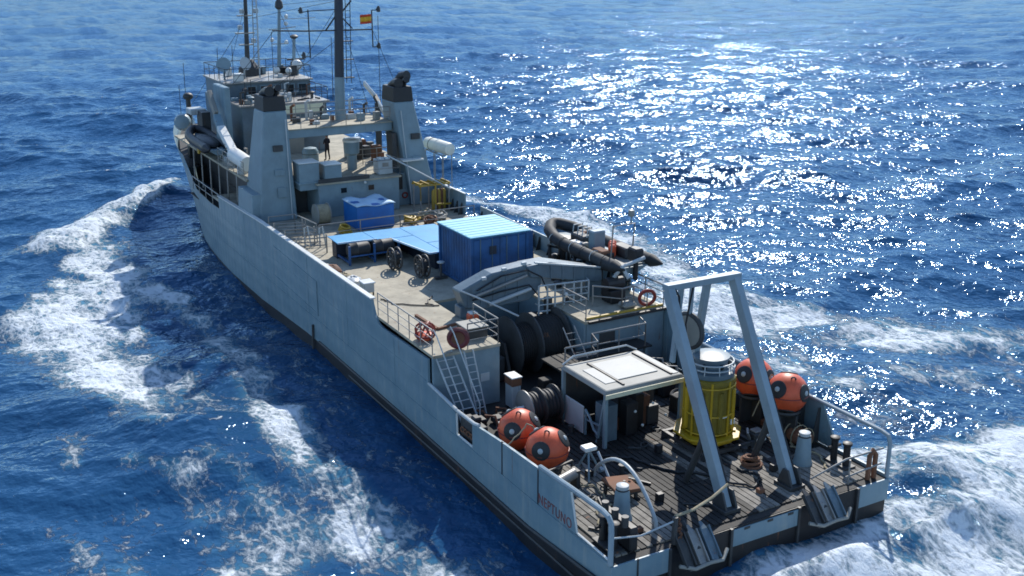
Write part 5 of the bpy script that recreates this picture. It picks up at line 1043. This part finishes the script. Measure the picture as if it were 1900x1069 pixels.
# vent trunks at the aft edge of the upper deck, and the tall mushroom vent
for x0, x1, y0, y1, z0, z1, lab in ((-3.05, -1.82, 36.7, 37.9, 6.2, 7.8, 'grey vent trunk with white lid beside the port funnel'), (-1.55, -.5, 36.5, 37.6, 6.62, 7.6, 'grey vent trunk with white lid at the deckhouse edge below the person')):
    t = thing('vent_trunk', ((x0+x1)/2, (y0+y1)/2, z0), lab, 'ventilator', 'white lidded vent trunks')
    MB().box(x0, x1, y0, y1, z0, z1).build('trunk', 'grey', t, bevel=.04); MB().box(x0-.03, x1+.03, y0-.03, y1+.03, z1, z1+.08).build('lid', 'white', t, bevel=.03)
t = thing('mushroom_vent', (1.15, 39.2, 6.6), 'grey conical vent with round white top right of the person', 'ventilator')
MB().lathe([(.30, 0), (.32, .9), (.48, 1.05), (.50, 1.75)], (1.35, 39.6, 6.6), (0,0,1), 20).build('duct', 'grey', t, True); MB().lathe([(.54, 1.75), (.54, 1.88), (.3, 1.96)], (1.35, 39.6, 6.6), (0,0,1), 20).build('cap', 'white', t, True)
t = thing('deck_generator', (2.5, 37.3, 6.6), 'pale grey box unit at the aft edge of the upper deck', 'unit')
MB().box(2.05, 2.98, 37.0, 37.9, 6.62, 7.5).build('body', 'light', t, bevel=.04); MB().box(2.2, 2.5, 37.2, 37.7, 7.5, 7.6).build('cover', 'white', t, bevel=.02); MB().box(2.6, 2.9, 37.2, 37.7, 7.5, 7.58).build('cover', 'white', t, bevel=.02); MB().box(2.3, 2.7, 36.98, 37.0, 7.1, 7.35).build('louvre', 'steel', t)
t = thing('blue_barrel', (-1.3, 42.5, 6.6), 'round blue grey tank standing on the deck left of the person', 'tank')
MB().lathe([(.45, 0), (.52, .15), (.52, .95), (.4, 1.15), (.1, 1.22)], (-.55, 41.9, 6.6), (0,0,1), 22).build('tank', 'hull', t, True); MB().torus((-.55, 41.9, 7.4), .525, .02, (0,0,1), 22, 5).build('band', 'dark', t, True)
t = thing('white_davit_arm', (3.9, 41, 9.7), 'white davit arm folded beside the starboard funnel', 'davit')
p = MB(); p.bar((3.7, 43.0, 11.45), (4.05, 42.0, 10.65), .42, .14, (1,0,.3)); p.build('upper_arm', 'white', t, bevel=.03); p = MB(); p.bar((4.0, 41.4, 10.35), (4.0, 39.9, 9.45), .40, .14, (1,0,.3)); p.build('lower_arm', 'white', t, bevel=.03); p = MB(); p.bar((4.05, 42.1, 10.7), (4.0, 41.3, 10.3), .2, .3); p.box(3.9, 4.15, 41.5, 41.8, 6.6, 10.3); p.build('knuckle', 'dark', t)
# liferaft canister on rack
t = thing('liferaft_canister', (6.2, 37.5, 7.6), 'white liferaft canister on a rack outboard of the starboard funnel', 'life raft')
c0 = Vector((6.15, 38.8, 8.0)); ax = Vector((.12, -1, -.02))
MB().lathe([(.1, 0), (.36, .08), (.40, .3), (.40, 1.3), (.43, 1.33), (.43, 1.4), (.40, 1.43), (.40, 2.5), (.36, 2.7), (.1, 2.78)], c0, ax, 20).build('canister', 'raft', t, True)
MB().torus(c0+ax*.7, .405, .02, ax, 20, 5).build('strap', 'dark', t, True)
t = thing('raft_rack', (6.3, 37.5, 4.5), 'thin legged pipe rack under the white liferaft canister', 'rack')
p = MB()
for y in (38.6, 37.4, 36.2):
    for x in (5.95, 6.6): p.tube([(x, y, 5.0 if x > 6 else 5.9), (x, y, 7.6)], .03, 5)
    p.tube([(5.95, y, 7.6), (6.6, y, 7.6)], .035, 5)
p.tube([(5.95, 38.7, 7.6), (5.95, 36.1, 7.6)], .035, 5); p.tube([(6.6, 38.7, 7.6), (6.6, 36.1, 7.6)], .035, 5)
for y in (38.6, 37.4, 36.2): p.tube([(6.6, y, 5.0), (6.0, y, 5.0)], .03, 5)
p.build('frame', 'steel', t, True)
# port launching crane with long white boom
t = thing('boat_crane', (-4.4, 41.0, 6.6), 'white boat crane boom lowered aft along the port side of the wheelhouse', 'crane')
MB().bar((-5.1, 48.0, 10.85), (-5.1, 46.6, 9.6), .5, .28, (1,0,0)).build('upper_boom', 'cream', t, bevel=.04)
MB().bar((-5.1, 46.55, 9.5), (-5.1, 45.7, 8.8), .42, .45, (1,0,0)).build('knuckle', 'hull', t, bevel=.04)
MB().bar((-5.1, 45.7, 8.85), (-5.1, 42.9, 7.6), .40, .52, (1,0,0)).build('lower_boom', 'white', t, bevel=.05)
MB().tube([(-5.1, 43.0, 7.55), (-5.05, 42.0, 7.5), (-4.95, 40.6, 7.35)], .46, 14).build('slewing_head', 'white', t, True)
MB().cyl((-5.05, 41.6, 6.6), .3, .6).build('pedestal', 'light', t, True)
for q in (.2, .4): MB().cyl((-5.34, 43.2+q*2, 7.72+q*.85), .06, .03, (-1,0,0), 8).build('bolt', 'black', t)
dinghy('workboat', (-5.2, 49.5, 6.9), 'dark covered rigid inflatable stowed on the port boat deck under the white crane boom', 6.0, 1.5, 0, 0, 'black', False)
t = thing('boat_cover', (-4.95, 48.4, 7.4), 'dark canvas cover over the stowed port boat', 'cover')
MB().sphere((-5.2, 49.3, 7.45), .9, 20, 12, (.75, 2.6, .42)).build('canvas', 'black', t, True)
# flag
t = thing('flag', (2.4, 40, 15.6), 'small red and yellow flag flying from the yardarm of the tall dark mast', 'flag')
for i, (z0, z1, m_) in enumerate(((15.42, 15.55, 'flag_red'), (15.55, 15.83, 'flag_yellow'), (15.83, 15.97, 'flag_red'))):
    k = MB(); n_ = 10; vs = [];
    for j in range(n_+1): x = 3.15-.72*j/n_; y = 40+.06*math.sin(j*.9); vs += [(x, y, z0-.04*j/n_), (x, y, z1-.04*j/n_)]
    k.add(vs, [(2*j, 2*j+2, 2*j+3, 2*j+1) for j in range(n_)]); k = k.build('stripe', m_, t, True); k.modifiers.new('s', 'SOLIDIFY').thickness = .012

# ------------------------------------------------------------------ person on the upper deck
def person(loc, h, label, face):
    t = thing('person', loc, label, 'person'); s = h/1.75
    J = {'pel': (0,0,.95), 'sp': (0,0,1.15), 'ch': (0,.01,1.36), 'nk': (0,0,1.50), 'hd0': (0,-.01,1.58), 'hd': (0,-.02,1.68), 'hdt': (0,-.01,1.74),
         'shl': (-.19,0,1.42), 'ell': (-.27,-.02,1.16), 'hal': (-.10,-.22,1.12), 'shr': (.19,0,1.42), 'elr': (.27,-.02,1.16), 'har': (.10,-.22,1.14),
         'hpl': (-.10,0,.90), 'knl': (-.13,-.02,.50), 'anl': (-.16,.03,.08), 'tol': (-.19,-.13,.04), 'hpr': (.10,0,.90), 'knr': (.14,-.02,.50), 'anr': (.18,.03,.08), 'tor': (.21,-.13,.04)}
    rad = {'pel': .15, 'sp': .14, 'ch': .155, 'nk': .06, 'hd0': .075, 'hd': .095, 'hdt': .08, 'shl': .075, 'ell': .05, 'hal': .04, 'shr': .075, 'elr': .05, 'har': .04, 'hpl': .10, 'knl': .07, 'anl': .05, 'tol': .04, 'hpr': .10, 'knr': .07, 'anr': .05, 'tor': .04}
    E_ = [('pel','sp'),('sp','ch'),('ch','nk'),('nk','hd0'),('hd0','hd'),('hd','hdt'),('ch','shl'),('shl','ell'),('ell','hal'),('ch','shr'),('shr','elr'),('elr','har'),('pel','hpl'),('hpl','knl'),('knl','anl'),('anl','tol'),('pel','hpr'),('hpr','knr'),('knr','anr'),('anr','tor')]
    ks = list(J); rot = Matrix.Rotation(math.radians(face), 4, 'Z')
    me = bpy.data.meshes.new('body'); me.from_pydata([rot @ (Vector(J[k])*s) for k in ks], [(ks.index(a), ks.index(b_)) for a, b_ in E_], [])
    o = bpy.data.objects.new('body', me); COL.objects.link(o)
    sk = o.modifiers.new('skin', 'SKIN'); 
    for i, k in enumerate(ks): me.skin_vertices[0].data[i].radius = (rad[k]*s, rad[k]*s*.8)
    me.skin_vertices[0].data[0].use_root = True
    sb = o.modifiers.new('sub', 'SUBSURF'); sb.levels = 2; sb.render_levels = 2
    bpy.context.view_layer.update()
    m2_ = bpy.data.meshes.new_from_object(o.evaluated_get(bpy.context.evaluated_depsgraph_get())); bpy.data.objects.remove(o)
    m2_.materials.clear(); m2_.materials.append(M['cloth']); m2_.materials.append(M['skin'])
    inv = rot.inverted()
    for pg in m2_.polygons:
        c = inv @ pg.center; c = c/s; pg.material_index = 1 if (c.z > 1.51 or (c.y < -.10 and 1.0 < c.z < 1.25)) else 0; pg.use_smooth = True
    o = bpy.data.objects.new('body', m2_); COL.objects.link(o); o.parent = t
    def W(v): return Vector(loc)+rot @ (Vector(v)*s)
    hr = MB().sphere(W((0, .015, 1.72)), .115*s, 14, 10, (1, 1, .85)); hr.build('hair', 'hair', t, True)
    fc_ = MB(); fc_.sphere(W((0, -.115, 1.665)), .02*s, 8, 6); fc_.build('nose', 'skin', t, True)
    ey = MB(); [ey.sphere(W((x, -.10, 1.69)), .012*s, 6, 5) for x in (-.035, .035)]; ey.build('eyes', 'hair', t, True)
    for sx in (-1, 1):
        hd_ = MB()
        for k in range(4): hd_.tube([W((sx*(.10-.02*k), -.22, 1.13)), W((sx*(.05-.02*k), -.27, 1.12-.01*k)), W((sx*(.0-.015*k), -.26, 1.10))], .011*s, 5)
        hd_.tube([W((sx*.10, -.23, 1.15)), W((sx*.06, -.27, 1.18))], .012*s, 5); hd_.build('fingers', 'skin', t, True)
    return t
person((1.05, 43.2, 6.6), 1.68, 'person in dark overalls standing on the upper deck with hands held in front', 200)
